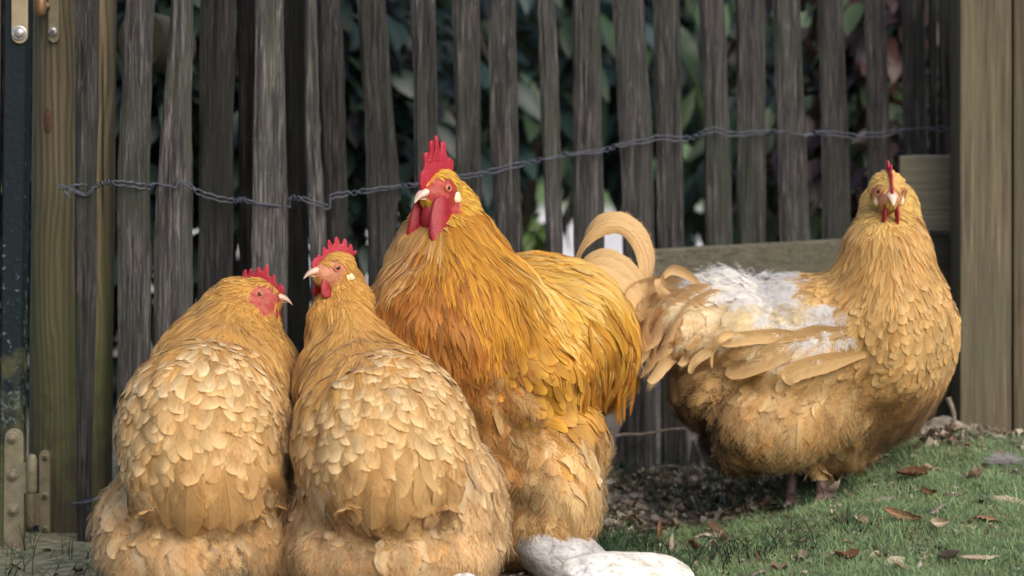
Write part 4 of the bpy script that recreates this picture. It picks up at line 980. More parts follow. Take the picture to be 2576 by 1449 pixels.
# --- rooster
h3 = head_frame(1104, 472, -.04, (-.64, -.76, -.09), 1.2)
p3 = [E(1135, 850, -.02, 205, 225, .17), E(1370, 835, .14, 245, 205, .17, -10), E(1330, 950, .02, 185, 140, .15, 12), E(1250, 1110, -.01, 140, 190, .13),
      E(1395, 1235, -.03, 122, 170, .12), E(1245, 1010, .0, 135, 130, .145), E(1405, 1085, .01, 112, 85, .12), E(1330, 1330, -.02, 112, 105, .11), E(1470, 1120, .10, 60, 80, .07), E(1530, 900, .16, 75, 130, .08),
      K(1150, 790, -.03, 216, 1128, 650, .0, 142, .08), K(1128, 650, .0, 138, 1130, 520, .036, 80, .04)]
r3 = tag(empty("rooster", at(1300, 1447, 0)), "large golden rooster with tall red comb and long red wattles in the middle", "rooster")
HK = ((.42, .165, .012), (.64, .325, .038))
z3 = {
 'hd': Z('lance', .0034, .016, .0050, .0008, .0025, (.60, .33, .03), (.76, .48, .09), part="head_feathers", M=3, Kn=3, edge=0),
 'hk': Z('lance', .0050, .092, .0080, .0008, .0032, HK[0], HK[1], part="hackle_feathers", M=3, Kn=7, cup=.3, stray=.07, jit=.09, mottle=.22, edge=.12),
 'ho': Z('lance', .0052, .085, .0085, .0008, .0036, (.46, .23, .07), (.62, .38, .14), part="hackle_feathers", M=3, Kn=7, cup=.3, stray=.09, jit=.09, mottle=.2),
 'ch': Z('lance', .0075, .062, .0150, .0008, .0045, (.29, .105, .017), (.43, .185, .038), part="breast_feathers", M=5, Kn=6, cup=.3, stray=.18, jit=.09, mottle=.35, jag=.1),
 'cu': Z('lance', .0065, .055, .0110, .0008, .0034, (.27, .09, .012), (.42, .17, .028), part="breast_feathers", M=3, Kn=6, cup=.3, stray=.15, jit=.10, mottle=.35),
 'sd': Z('lance', .0075, .085, .018, .0008, .0030, (.55, .29, .03), (.74, .46, .09), part="saddle_feathers", M=5, Kn=7, cup=.25, stray=.10, jit=.08, pale=(.30, (.84, .66, .32)), mottle=.2),
 'sh': Z('lance', .0062, .125, .011, .0012, .0075, (.46, .22, .016), (.66, .36, .05), part="saddle_hackles", M=3, Kn=8, cup=.3, stray=.10, jit=.10, sag=.5, mottle=.25),
 'wg': Z('round', .0130, .058, .020, .0006, .005, (.42, .195, .018), (.60, .32, .045), part="wing_plumage", stray=.12, jit=.14, cup=.2, mottle=.2),
 'wf': Z('round', .0150, .075, .026, .0006, .007, (.42, .20, .03), (.58, .32, .08), part="wing_plumage", stray=.10, cup=.2),
 'bl': Z('soft', .0120, .056, .028, .0012, .010, (.38, .19, .055), (.56, .33, .12), part="fluff", stray=.25, nb=24, sag=.4, mottle=.3),
 'cm': Z('soft', .0105, .056, .024, .0010, .008, (.34, .14, .028), (.50, .25, .07), part="breast_fluff", stray=.22, nb=24, sag=.4, mottle=.35),
 'fm': Z('soft', .0125, .060, .032, .0012, .012, (.44, .25, .08), (.66, .44, .19), part="fluff", stray=.28, nb=26, sag=.4, mottle=.25),
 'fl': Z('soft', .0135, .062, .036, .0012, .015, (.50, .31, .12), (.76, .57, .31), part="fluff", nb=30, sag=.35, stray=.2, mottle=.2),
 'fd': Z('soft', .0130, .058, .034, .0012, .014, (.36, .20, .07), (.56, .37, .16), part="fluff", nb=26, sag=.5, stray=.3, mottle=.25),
}
g3 = [(1130,420,.5,-.3,.3,'hd'),(1150,450,.8,.6,.2,'hd'),(1060,440,-.3,.2,.2,'hd'),(1170,500,.6,1,0,'hd'),(1180,480,.8,.9,.1,'hd'),(1050,480,-.2,1,0,'hd'),
      (1190,540,.5,1,-.1,'hk'),(1230,600,.55,1,-.05,'hk'),(1260,690,.5,1,-.1,'hk'),(1300,760,.55,1,-.05,'hk'),(1200,680,.3,1,-.15,'hk'),(1170,600,.25,1,-.2,'hk'),(1340,800,.5,1,0,'hk'),(1280,800,.4,1,-.1,'hk'),(1230,780,.3,1,-.1,'hk'),
      (1030,560,-.7,1,-.05,'ho'),(990,610,-.7,1,0,'ho'),(950,660,-.6,1,0,'ho'),(1010,650,-.5,1,-.1,'ho'),(930,720,-.3,1,-.1,'ho'),
      (1050,690,-.2,1,-.15,'cu'),(1110,700,.05,1,-.2,'cu'),(1000,740,-.25,1,-.1,'cu'),(1150,740,.15,1,-.15,'cu'),(1090,770,0,1,-.1,'ch'),(960,780,-.1,1,0,'ch'),(1030,830,0,1,-.05,'ch'),(1150,840,.15,1,-.1,'ch'),(1220,850,.3,1,-.1,'cu'),(1080,900,.1,1,0,'ch'),(1180,910,.2,1,0,'ch'),(1250,890,.4,1,0,'ch'),(1020,960,.1,1,.1,'ch'),
      (1300,650,.9,.25,.2,'sd'),(1380,650,1,.2,.1,'sd'),(1460,670,1,.5,0,'sd'),(1350,700,1,.4,0,'sd'),(1430,730,.9,.7,0,'sd'),(1400,790,.9,.7,0,'sd'),(1520,700,.9,.7,0,'sd'),
      (1490,800,.7,1,0,'sh'),(1540,800,.5,1,0,'sh'),(1500,880,.4,1,-.05,'sh'),(1560,880,.25,1,0,'sh'),(1480,850,.5,1,-.05,'sh'),(1530,960,.15,1,0,'sh'),
      (1350,880,.8,.7,-.05,'wg'),(1400,870,.8,.8,-.05,'wg'),(1300,920,.6,.8,-.05,'wg'),(1430,930,.6,1,-.05,'wg'),(1360,960,.6,.9,0,'wg'),(1320,990,.7,.7,0,'wg'),(1440,1000,.5,1,0,'wf'),(1390,1040,.8,.6,0,'wf'),(1430,1060,.9,.4,0,'wf'),
      (1230,960,.4,1,0,'cm'),(1170,985,.2,1,0,'cm'),(1215,1010,.3,1,0,'cm'),(1270,1005,.4,1,0,'cm'),(1280,960,.6,.8,-.1,'fm'),(1210,1050,.2,1,0,'bl'),(1260,1080,.3,1,-.05,'bl'),(1310,1040,.5,.8,-.1,'fm'),(1230,1180,.1,1,0,'bl'),(1290,1160,.3,1,-.1,'bl'),
      (1370,1140,.5,1,-.1,'fl'),(1440,1160,.4,1,-.1,'fl'),(1400,1220,.3,1,-.15,'fl'),(1460,1260,.2,1,-.05,'fl'),(1340,1240,.2,1,-.1,'fl'),(1490,1110,.3,1,0,'fl'),
      (1290,1290,.1,1,0,'fd'),(1360,1320,.4,.8,-.1,'fd'),(1440,1330,.1,1,0,'fd'),(1280,1380,0,1,0,'fd'),(1370,1390,.2,1,0,'fd')]
l3 = leg_prims(1258, 1340, -.03, 1238, -.05, .0, .0105) + leg_prims(1350, 1370, .08, 1340, .10, .01, .0105)
FACE_ROO = dict(mix=(.40, .09, .05), col=(.30, .014, .016), ell=[(6, 0, 19, 15), (2, -15, 22, 20), (22, -4, 10, 10)])
b3 = Bird(r3, p3, head_solids(h3, .95), h3, g3, z3, .007, 13, FACE_ROO, (.10, .05, .04), l3); b3.feather()

# --- hen 4: right, turned left to right with a bare white-downed back, head to the camera
h4 = head_frame(2237, 478, .20, (.02, -.985, -.17), 1.06)
Y4 = .29
p4 = [E(2130, 900, Y4, 255, 200, .165), E(2235, 865, Y4 - .04, 148, 235, .165), E(2300, 860, Y4 - .02, 82, 150, .12), E(1900, 850, Y4, 205, 135, .13), E(1790, 775, Y4 + .01, 120, 80, .09), E(1705, 830, Y4 - .08, 88, 82, .06),
      E(2060, 1030, Y4 - .02, 235, 125, .145), E(1955, 1060, Y4 - .06, 155, 112, .11), E(2135, 1120, Y4 - .04, 66, 52, .06), E(1775, 960, Y4 + .02, 100, 120, .10), E(1850, 1120, Y4 + .02, 90, 70, .10), E(2010, 760, Y4, 110, 70, .12),
      E(2050, 930, Y4 - .115, 150, 55, .045, 14), E(2200, 850, Y4 - .10, 105, 95, .07),
      K(2225, 770, Y4 - .06, 150, 2236, 640, .22, 102, .07), K(2236, 640, .235, 100, 2238, 522, .292, 80, .04)]
r4 = tag(empty("hen", at(2030, 1225, Y4)), "buff hen with white downy back facing the camera, alone on the turf", "hen")
Z4 = hen_zones(.1, ((.47, .25, .06), (.64, .40, .15)))
Z4.update({
 'hd': Z('lance', .0030, .016, .0048, .0008, .0026, (.62, .40, .11), (.80, .56, .20), part="head_feathers", stray=.12, M=3, Kn=3, edge=0),
 'nk': Z('lance', .0050, .048, .0088, .0008, .0030, (.48, .26, .07), (.66, .42, .16), part="neck_feathers", stray=.11, M=3, Kn=5, cup=.28, mottle=.16, jit=.07),
 'br': Z('round', .0088, .040, .0175, .0005, .0032, (.50, .29, .09), (.65, .42, .17), part="breast_feathers", stray=.38, cup=.3, jit=.06, mottle=.18, M=7),
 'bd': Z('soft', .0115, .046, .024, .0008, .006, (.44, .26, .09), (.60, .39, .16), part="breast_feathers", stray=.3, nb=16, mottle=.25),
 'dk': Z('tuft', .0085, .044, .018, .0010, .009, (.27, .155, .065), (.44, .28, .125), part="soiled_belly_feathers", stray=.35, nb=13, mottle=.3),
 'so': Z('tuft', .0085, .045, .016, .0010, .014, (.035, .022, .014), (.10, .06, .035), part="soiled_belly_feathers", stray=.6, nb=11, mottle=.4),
 'wh': Z('soft', .0100, .042, .028, .0012, .020, (.86, .80, .70), (.94, .91, .87), part="white_down", stray=.45, nb=34, sw=.00026, follow=.2, sag=-.1, jit=.03, hue=.015, mottle=.05),
 'wc': Z('soft', .0125, .050, .028, .0012, .010, (.66, .48, .27), (.84, .72, .50), part="cream_down", stray=.32, nb=28, jit=.05, sag=.3, mottle=.1),
 'wd': Z('tuft', .0056, .022, .020, .0008, .006, (.87, .83, .77), (.94, .92, .90), part="white_down", stray=.5, nb=28, sw=.0003, jit=.04, hue=.02, mottle=.06),
 'wg': Z('round', .0140, .070, .026, .0006, .004, (.54, .34, .13), (.70, .48, .22), fringe=1, part="wing_plumage", stray=.12, cup=.22),
 'rf': Z('soft', .0130, .060, .030, .0010, .009, (.46, .27, .10), (.64, .42, .20), part="fluff", stray=.28, nb=24, mottle=.2),
 'fl': Z('soft', .0135, .062, .034, .0012, .015, (.48, .29, .11), (.73, .52, .26), part="fluff", stray=.26, nb=27, sag=.5, mottle=.25),
})
g4 = [(2210,430,-.4,-.2,.6,'hd'),(2265,430,.4,-.2,.6,'hd'),(2190,480,-.4,.9,.2,'hd'),(2285,480,.4,.9,.2,'hd'),(2210,530,-.2,1,0,'hd'),(2265,530,.2,1,0,'hd'),(2237,545,0,1,0,'hd'),(2237,420,0,-.4,.8,'hd'),
      (2160,560,-.5,1,0,'nk'),(2310,560,.5,1,0,'nk'),(2180,620,-.35,1,-.05,'nk'),(2300,620,.4,1,-.05,'nk'),(2237,590,0,1,-.1,'nk'),(2120,610,-.6,.9,0,'nk'),(2237,650,0,1,-.1,'nk'),(2345,650,.4,1,0,'nk'),(2160,680,-.5,1,-.05,'nk'),(2080,650,-.9,.7,0,'nk'),(2030,670,-1,.5,0,'nk'),(2290,690,.25,1,-.05,'nk'),(2220,720,-.15,1,-.05,'nk'),
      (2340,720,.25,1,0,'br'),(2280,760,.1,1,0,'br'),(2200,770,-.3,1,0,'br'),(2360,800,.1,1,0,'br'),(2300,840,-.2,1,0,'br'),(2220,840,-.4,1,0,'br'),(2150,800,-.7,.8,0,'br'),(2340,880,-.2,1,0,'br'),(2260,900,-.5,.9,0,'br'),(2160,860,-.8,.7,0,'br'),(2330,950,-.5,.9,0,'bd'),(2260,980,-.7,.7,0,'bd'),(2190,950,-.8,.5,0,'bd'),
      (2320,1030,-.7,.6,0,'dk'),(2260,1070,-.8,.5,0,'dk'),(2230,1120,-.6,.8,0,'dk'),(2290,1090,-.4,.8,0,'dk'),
      (1850,690,-.6,-.9,.0,'wh'),(1760,690,-.8,-.6,0,'wh'),(1900,710,-.4,-.7,-.2,'wh'),(1800,720,-.9,-.2,-.2,'wh'),(1940,705,-.2,-.5,-.3,'wd'),(1985,705,-.3,-.4,-.3,'wd'),(1920,740,-.6,.2,-.4,'wd'),(1960,760,-.7,.3,-.3,'wd'),(2070,820,-.6,.5,-.3,'wd'),(2040,840,-.8,.4,-.2,'wd'),
      (1830,760,-.9,.2,-.1,'wc'),(1760,760,-.9,.3,0,'wc'),(1880,800,-.9,.4,-.1,'wc'),(1960,800,-.9,.3,-.1,'wc'),(2030,858,-.9,.4,-.1,'wc'),(2020,780,-.9,.2,-.1,'wc'),(2040,720,-1,.2,-.1,'br'),(2090,730,-.9,.5,0,'br'),(1820,820,-.9,.4,0,'wc'),
      (2100,870,-1,.45,0,'wg'),(2050,900,-1,.4,0,'wg'),(1990,930,-1,.35,0,'wg'),(1930,920,-1,.3,0,'wg'),(2130,920,-.9,.5,0,'wg'),
      (1740,830,-.9,.5,0,'wc'),(1690,800,-.9,.5,-.1,'rf'),(1700,880,-.8,.7,0,'rf'),(1790,880,-.8,.6,0,'rf'),(1740,940,-.7,.8,0,'rf'),(1860,870,-.9,.4,0,'rf'),(1690,960,-.6,.8,0,'rf'),(1720,1000,-.3,1,0,'rf'),
      (1900,970,-.5,.9,-.1,'fl'),(1980,980,-.2,1,-.1,'fl'),(2060,990,0,1,-.1,'fl'),(2130,1000,-.3,.9,-.1,'fl'),(1850,1030,-.5,1,-.1,'fl'),(1930,1060,-.2,1,-.1,'fl'),(2020,1070,0,1,-.1,'fl'),(2100,1070,.1,1,-.1,'fl'),(2150,1100,.3,1,0,'fl'),(1960,1130,-.1,1,-.1,'fl'),(2060,1140,.1,1,0,'fl'),(2140,1150,.2,1,0,'fl'),
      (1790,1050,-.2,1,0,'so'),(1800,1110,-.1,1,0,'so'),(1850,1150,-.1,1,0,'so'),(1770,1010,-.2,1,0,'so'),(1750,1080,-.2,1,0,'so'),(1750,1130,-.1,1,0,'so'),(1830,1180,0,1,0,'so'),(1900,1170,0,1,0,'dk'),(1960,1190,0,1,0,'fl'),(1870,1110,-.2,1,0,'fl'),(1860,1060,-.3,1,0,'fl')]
gz = lambda px, Y: float(ground_z((px - 1288) * sc(Y), Y))
l4 = leg_prims(1997, 1140, Y4, 1990, Y4 - .01, gz(1990, Y4 - .01), .0085) + leg_prims(2060, 1140, Y4 - .05, 2068, Y4 - .06, gz(2068, Y4 - .06), .0085)
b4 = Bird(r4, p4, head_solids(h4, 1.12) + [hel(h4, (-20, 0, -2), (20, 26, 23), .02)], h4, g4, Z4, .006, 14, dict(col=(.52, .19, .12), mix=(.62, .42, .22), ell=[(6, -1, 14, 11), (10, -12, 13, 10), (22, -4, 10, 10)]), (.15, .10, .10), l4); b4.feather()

# --- heads
for b, comb in ((b1, hen_comb(3)), (b2, hen_comb(8)), (b4, hen_comb(5))):
    fx = 13 if b is b4 else 2
    outline_solid("comb", comb, b.head, 1.0, 1.3, m=M_COMB, parent=b.root, bend=(lambda q: [q[0], q[1] + 1.2 * math.sin(q[0] * .12) * max(0, (q[2] - 15) / 20), q[2]]))
    beak(b.head, b.root); eyes(b, fx=fx)
outline_solid("comb", [(x * .80 + 6 if x < 20 else x, z) for x, z in ROO_COMB], h3, 1.6, 1.5, m=M_COMB, parent=r3, bend=(lambda q: [q[0], q[1] + 1.5 * math.sin(q[0] * .1) * max(0, (q[2] - 15) / 20), q[2]]))
beak(h3, r3); eyes(b3, 4.2, 7)
lobe("wattle_fold", h3, (19, 0, -34), (13, 13, 22), M_WATTLE, r3)
for sg in (1, -1):
    lobe("wattle", h1, (19, sg * 12, -29), (10, 3.0, 16), M_WATTLE, r1, bend=sg * 1.0)
    lobe("wattle", h2, (19, sg * 11, -28), (8, 2.6, 15), M_WATTLE, r2, bend=sg * 1.0)
    lobe("wattle", h4, (22, sg * 9, -31), (7, 3.2, 17), M_WATTLE, r4, bend=sg * .5)
    lobe("wattle", h3, (16, sg * 16, -47), (25, 8, 39), M_WATTLE, r3, bend=sg * 2.0)
    lobe("earlobe", h1, (-18, sg * 15, -16), (8, 2.2, 5), M_LOBE, r1)
    lobe("earlobe", h2, (-18, sg * 15.5, -14), (8.5, 2.5, 5.5), M_LOBE, r2)
    lobe("earlobe", h4, (0, sg * 18.5, -15), (6, 4.5, 9), M_LOBE, r4)
    lobe("earlobe", h3, (-17, sg * 16.2, -14), (6.5, 2.0, 7), M_LOBE, r3)
    lobe("lower_earlobe", h1, (-12, sg * 15, -26), (10, 2, 4), M_WATTLE, r1)
    lobe("lower_earlobe", h3, (-16, sg * 15, -30), (6, 2.5, 12), M_WATTLE, r3)

# --- tail and wing feathers
G = np.random.default_rng(91)
def tail(root, lines, cb, ct, side, name="tail_feather", asym=0, fwd=0, on=None):
    for pts, w, Y in lines:
        P = [at(a, b, Y + c - fwd * max(0, 1800 - a) / 250) for q in pts for a, b, c in [tuple(q) + (0,) * (3 - len(q))]]
        if on is not None:                                      # folded against the body
            P = np.array(P); P[:, 1] -= .06
            for _ in range(80): P = P + np.array([0, 1.0, 0]) * np.clip(on.fd.val(P), 0, .01)[:, None]
            P = P + on.fd.nor(P) * np.linspace(.003, .010, len(P))[:, None]
        big_feather(P, w * sc(Y), side, np.array(cb) * G.uniform(.93, 1.07), np.array(ct) * G.uniform(.93, 1.07), name, root, G, asym=asym, cup=.38, jag=.018)
# rooster sickles
tail(r3, [([(1438,700),(1462,620),(1505,568),(1560,560),(1605,592),(1630,650),(1632,715),(1615,785)], 52, .24), ([(1445,690),(1470,615),(1515,575),(1565,572),(1604,608),(1622,665),(1618,720)], 44, .235),
          ([(1436,690),(1452,640),(1478,590),(1512,556)], 36, .27),
          ([(1450,700),(1478,665),(1530,655),(1580,685),(1612,740),(1618,800)], 56, .19), ([(1450,700),(1490,680),(1540,682),(1582,722),(1605,780)], 60, .17), ([(1450,690),(1510,700),(1560,735),(1590,800)], 64, .15)], (.56, .35, .15), (.72, .50, .25), np.array([0.35, .45, 1.0]), "sickle_feather", .25)
for i in range(26):                                             # saddle hackles hanging over the flank
    f = i / 25; x0 = 1440 + 130 * f + G.normal(0, 8); y0 = 820 + 40 * (1 - f) + G.normal(0, 20); x1 = 1475 + 130 * f + G.normal(0, 14); y1 = 1060 - 40 * f + G.normal(0, 42)
    P = np.array([at(a_, b_, -.12) for a_, b_ in ((x0, y0), (x0 * .6 + x1 * .4 + 8, y0 * .6 + y1 * .4), (x0 * .25 + x1 * .75 + 8, y0 * .3 + y1 * .7), (x1, y1))])
    for _ in range(60): P = P + np.array([0, 1.0, 0]) * np.clip(b3.fd.val(P), 0, .012)[:, None] * np.array([1, 1, 1, 0])[:, None]
    P[3, 1] = P[2, 1] + .012; P = P + b3.fd.nor(P) * np.array([-.004, .005, .008, .006])[:, None]
    big_feather(P, G.uniform(11, 20) * sc(0), np.array([1, .25, G.normal(0, .1)]), np.array((.46, .22, .02)) * G.uniform(.85, 1.15), np.array((.44, .19, .025)) * G.uniform(.75, 1.2), "saddle_hackle", r3, G, cup=.35, Kn=14, M=5, root=.6, tipw=.12, jag=.05)
# hen 4 tail
tail(r4, [([(1810,770),(1700,728),(1610,728),(1565,755),(1548,800)], 62, .36), ([(1810,790),(1700,750),(1625,765),(1585,805),(1568,860)], 58, .345),
          ([(1800,760),(1740,700),(1690,678),(1662,700),(1668,735),(1700,752)], 26, .30),
          ([(1850,800),(1750,752),(1665,775),(1610,840),(1585,925)], 84, .30), ([(1850,815),(1760,795),(1690,830),(1640,890),(1612,950)], 80, .285), ([(1850,790),(1770,750),(1700,770),(1650,820),(1622,885)], 84, .27),
          ([(1860,835),(1770,835),(1700,872),(1655,920),(1628,958)], 66, .265), ([(1870,815),(1790,790),(1715,815),(1670,860),(1645,915)], 80, .25), ([(1875,850),(1800,850),(1745,870),(1705,915)], 54, .24), ([(1880,790),(1800,760),(1735,775),(1690,820),(1665,870)], 74, .235)],
     (.56, .36, .16), (.72, .51, .27), np.array([0.5, .30, 1.0]), fwd=.21)
tail(r4, [([(2130,825,.03),(2040,858,-.01),(1930,905,-.01),(1832,938,.02)], 60, Y4 - .142), ([(2170,885,.02),(2080,915,-.02),(2010,940,-.02),(1982,962,.0)], 50, Y4 - .150),
          ([(2060,845,.02),(1960,848,.0),(1880,852,.0),(1815,862,.02)], 36, Y4 - .134)], (.56, .36, .15), (.68, .465, .22), np.array([0.2, .10, 1.0]), "wing_feather", on=b4)
tail(r4, [([(1860,838,.02),(1820,846,-.01),(1797,880,-.01),(1792,925,0)], 24, Y4 - .13), ([(1800,880,.0),(1760,900,-.01),(1735,940,-.01)], 26, Y4 - .11)], (.60, .41, .18), (.74, .53, .27), np.array([0.2, .3, 1.0]), "tail_covert")
# hens 1 and 2: broad tail feathers closing the rump
def rump(b, cx, y0, y1, w, n, Y):
    for i in range(n):
        f = (i - (n - 1) / 2) / ((n - 1) / 2); rows = [y0 + 25 * abs(f), y0 + (y1 - y0) * .38, y0 + (y1 - y0) * .72, y1 - 46 * f * f + G.normal(0, 7)]
        P = np.array([at(cx + f * w * k, r, Y - .24) for k, r in zip((.70, .92, 1.0, .95), rows)])
        for _ in range(40): P = P + np.array([0, 1.0, 0]) * np.clip(b.fd.val(P), 0, .02)[:, None] * .8
        lay = .0035 * ((i * 7) % 3) ; P = P + b.fd.nor(P) * np.array([-.010, .000 + lay * .5, .006 + lay, .013 + lay])[:, None]
        big_feather(P, G.uniform(66, 86) * sc(Y), nrm(np.array([1, .75 * f, .10 * G.normal()])), np.array((.42, .235, .08)) * G.uniform(.9, 1.1), np.array((.56, .345, .14)) * G.uniform(.9, 1.1), "tail_feather", b.root, G, cup=.32, jag=.02, tipw=.66)
rump(b1, 512, 1150, 1345, 150, 7, Y1)
rump(b2, 992, 1165, 1330, 120, 5, Y2)
# ------------------------------------------------------------------ grass, litter, stones
g = np.random.default_rng(51)
def veg_mat(name, rough=.6, transl=.25, spec=.3):
    m, nt, b, nd, lk = mat(name); at_ = N(nt, "ShaderNodeAttribute", attribute_name="Col")
    lk.new(at_.outputs[0], b.inputs['Base Color']); b.inputs['Roughness'].default_value = rough; b.inputs['Specular IOR Level'].default_value = spec
    tr = nd.new("ShaderNodeBsdfTranslucent"); lk.new(at_.outputs[0], tr.inputs[0]); mx = nd.new("ShaderNodeMixShader"); mx.inputs[0].default_value = transl
    lk.new(b.outputs[0], mx.inputs[1]); lk.new(tr.outputs[0], mx.inputs[2]); lk.new(mx.outputs[0], nd["Material Output"].inputs[0]); return m
M_GRASS = veg_mat("grass_blades", .55, .4); M_LEAF = veg_mat("dry_leaf", .8, .2, .15); M_SHRUB = veg_mat("glossy_leaf", .40, .12, .35)

def grass_blades(x, y, L, lean, wid, col):
    n = len(x); z = ground_z(x, y); a = g.uniform(0, 6.283, n); ca, sa = np.cos(a), np.sin(a)
    V = np.zeros((n, 4, 2, 3)); t = np.array([0, .4, .75, 1.0]); w = np.array([1, .85, .55, .08])
    b = g.uniform(0, 6.283, n); cx, cy = np.cos(b), np.sin(b)
    for i in range(4):
        o = lean * L * t[i] ** 1.7; h = L * (t[i] - .25 * lean * t[i] ** 2)
        px, py, pz = x + ca * o, y + sa * o, z + h - .002
        for s_, k in ((-1, 0), (1, 1)): V[:, i, k] = np.stack([px + s_ * cx * wid * w[i], py + s_ * cy * wid * w[i], pz], -1)
    q = (np.arange(n) * 8)[:, None] + (np.arange(3) * 2)[None]; F = np.stack([q, q + 1, q + 3, q + 2], -1).reshape(-1, 4)
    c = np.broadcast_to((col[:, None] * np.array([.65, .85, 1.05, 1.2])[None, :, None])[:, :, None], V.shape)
    return V.reshape(-1, 3), F, c.reshape(-1, 3)
n = 330000; x = g.uniform(.02, 1.15, n); y = g.uniform(-.62, .62, n)
pxx = x / (CAM_D + y) * PXM + 1288; k = (g.random(n) < turf_amount(x, y) * 1.0) & (pxx < 2640) & (pxx > 1480); x, y = x[k], y[k]
n = len(x); P2 = np.stack([x, y, 0 * x], -1)
patch = vnoise(P2, 22, 8); dry = vnoise(P2, 30, 9)
L = np.clip(.0118 + .005 * patch + g.normal(0, .0032, n), .005, .035) * np.where(g.random(n) < .03, 1.9, 1)
col = np.array([.23, .325, .145])[None] * g.uniform(.55, 1.45, (n, 1)) * (1 + .25 * patch[:, None]) + g.uniform(0, 1, (n, 1)) * np.array([.05, .05, .035])
bl = g.random(n) < .30; col[bl] = np.array([.21, .325, .195]) * g.uniform(.7, 1.4, (bl.sum(), 1))
st = g.random(n) < np.clip(.22 + .26 * dry, .05, .7); col[st] = np.array([.46, .42, .24]) * g.uniform(.6, 1.3, (st.sum(), 1)); L[st] *= .7
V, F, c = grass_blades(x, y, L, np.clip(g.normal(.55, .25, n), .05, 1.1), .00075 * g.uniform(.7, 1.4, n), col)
tag(link("grass", np_mesh("grass", V, F, c), M_GRASS), kind='stuff')
# taller scattered blades along the soil strip and beside the stones
n = 2600; x = np.concatenate([g.uniform(.10, .55, n), g.normal(.17, .05, 500), g.uniform(-.85, -.5, 220), g.normal(.16, .03, 260)]); y = np.concatenate([g.uniform(-.1, .75, n), g.uniform(-.42, -.1, 500), g.uniform(-.25, .35, 220), g.uniform(.0, .25, 260)])
k = vnoise(np.stack([x, y, 0 * x], -1), 13, 4) > -.05; x, y = x[k], y[k]; n = len(x)
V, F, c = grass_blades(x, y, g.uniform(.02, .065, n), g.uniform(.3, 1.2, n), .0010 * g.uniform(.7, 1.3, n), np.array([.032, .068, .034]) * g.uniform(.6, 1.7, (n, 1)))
tag(link("grass_tufts", np_mesh("grass_tufts", V, F, c), M_GRASS), kind='stuff')

def leaf_mesh(Ls, Wd, curl, fold, twist, c1, c2, seed, K_=14, M=9, ribs=True, thick=0):
    """one dead leaf: pointed oval with side veins, rolled up along its length"""
    r = np.random.default_rng(seed); t = np.linspace(0, 1, K_); u = np.linspace(-1, 1, M)
    w = np.sin(np.pi * np.clip(t, .02, .985) ** .8) ** .75 * Wd / 2 * (1 + r.normal(0, .05, K_))
    X = (t - .5) * Ls; a = u[None] * fold * (1 + .25 * np.sin(t * 5 + seed))[:, None]
    yy = w[:, None] * np.sin(a) / max(fold, .1); zz = w[:, None] * (1 - np.cos(a)) / max(fold, .1)
    if ribs: zz = zz + .0013 * np.sin(t[:, None] * 46 - np.abs(u)[None] * 7)
    zz = zz + r.normal(0, .0007, zz.shape); bend = curl * (t - .5) ** 2 * Ls
    Z_ = zz + bend[:, None]; th = twist * (t - .5); Y_ = yy * np.cos(th)[:, None] - zz * np.sin(th)[:, None]; Z_ = Z_ * 1 + yy * np.sin(th)[:, None]
    V = np.stack([np.broadcast_to(X[:, None], yy.shape), Y_, Z_], -1).reshape(-1, 3)
    q = np.arange(K_ - 1)[:, None] * M + np.arange(M - 1)[None]; F = np.stack([q, q + 1, q + M + 1, q + M], -1).reshape(-1, 4)
    f = (.5 + .5 * np.sin(t[:, None] * 46 - np.abs(u)[None] * 7)) * .25 + r.random((K_, 1)) * .3 + .45 * (np.abs(u)[None])
    c = np.array(c1) + (np.array(c2) - np.array(c1)) * np.clip(f, 0, 1)[..., None]; c[:, M // 2] = np.array(c2) * 1.15
    return V, F, c.reshape(-1, 3)
def place_leaf(px, py, Y, ang, Ls, Wd, curl, fold, tilt, roll, cols, label, seed, twist=.6, name="dead_leaf", group="dead leaves on the turf", z_up=.010, on_ground=True):
    V, F, c = leaf_mesh(Ls, Wd, curl, fold, twist, cols[0], cols[1], seed)
    p = at(px, py, Y)
    if on_ground:                                           # slide along the sight line until it meets the ground
        for _ in range(60):
            dz = p[2] - float(ground_z(p[0], p[1])) - z_up; Y += dz * 1.6; Y = min(max(Y, -1.2), 1.0); p = at(px, py, Y)
    M_ = Matrix.Rotation(R(ang), 4, 'Z') @ Matrix.Rotation(R(tilt), 4, 'Y') @ Matrix.Rotation(R(roll), 4, 'X')
    V = V @ np.array(M_.to_3x3()).T; me = np_mesh(name, V, F, c); me.materials.append(M_LEAF); o = bpy.data.objects.new(name, me); COL.objects.link(o); o.location = p
    tag(o, label, "leaf", group); return o
TAN = ((.20, .135, .085), (.46, .38, .28)); BRN = ((.050, .022, .012), (.16, .085, .045)); GRY = ((.14, .105, .085), (.34, .28, .235)); RUS = ((.12, .045, .018), (.30, .19, .11)); PALE_ = ((.30, .22, .15), (.56, .48, .38))
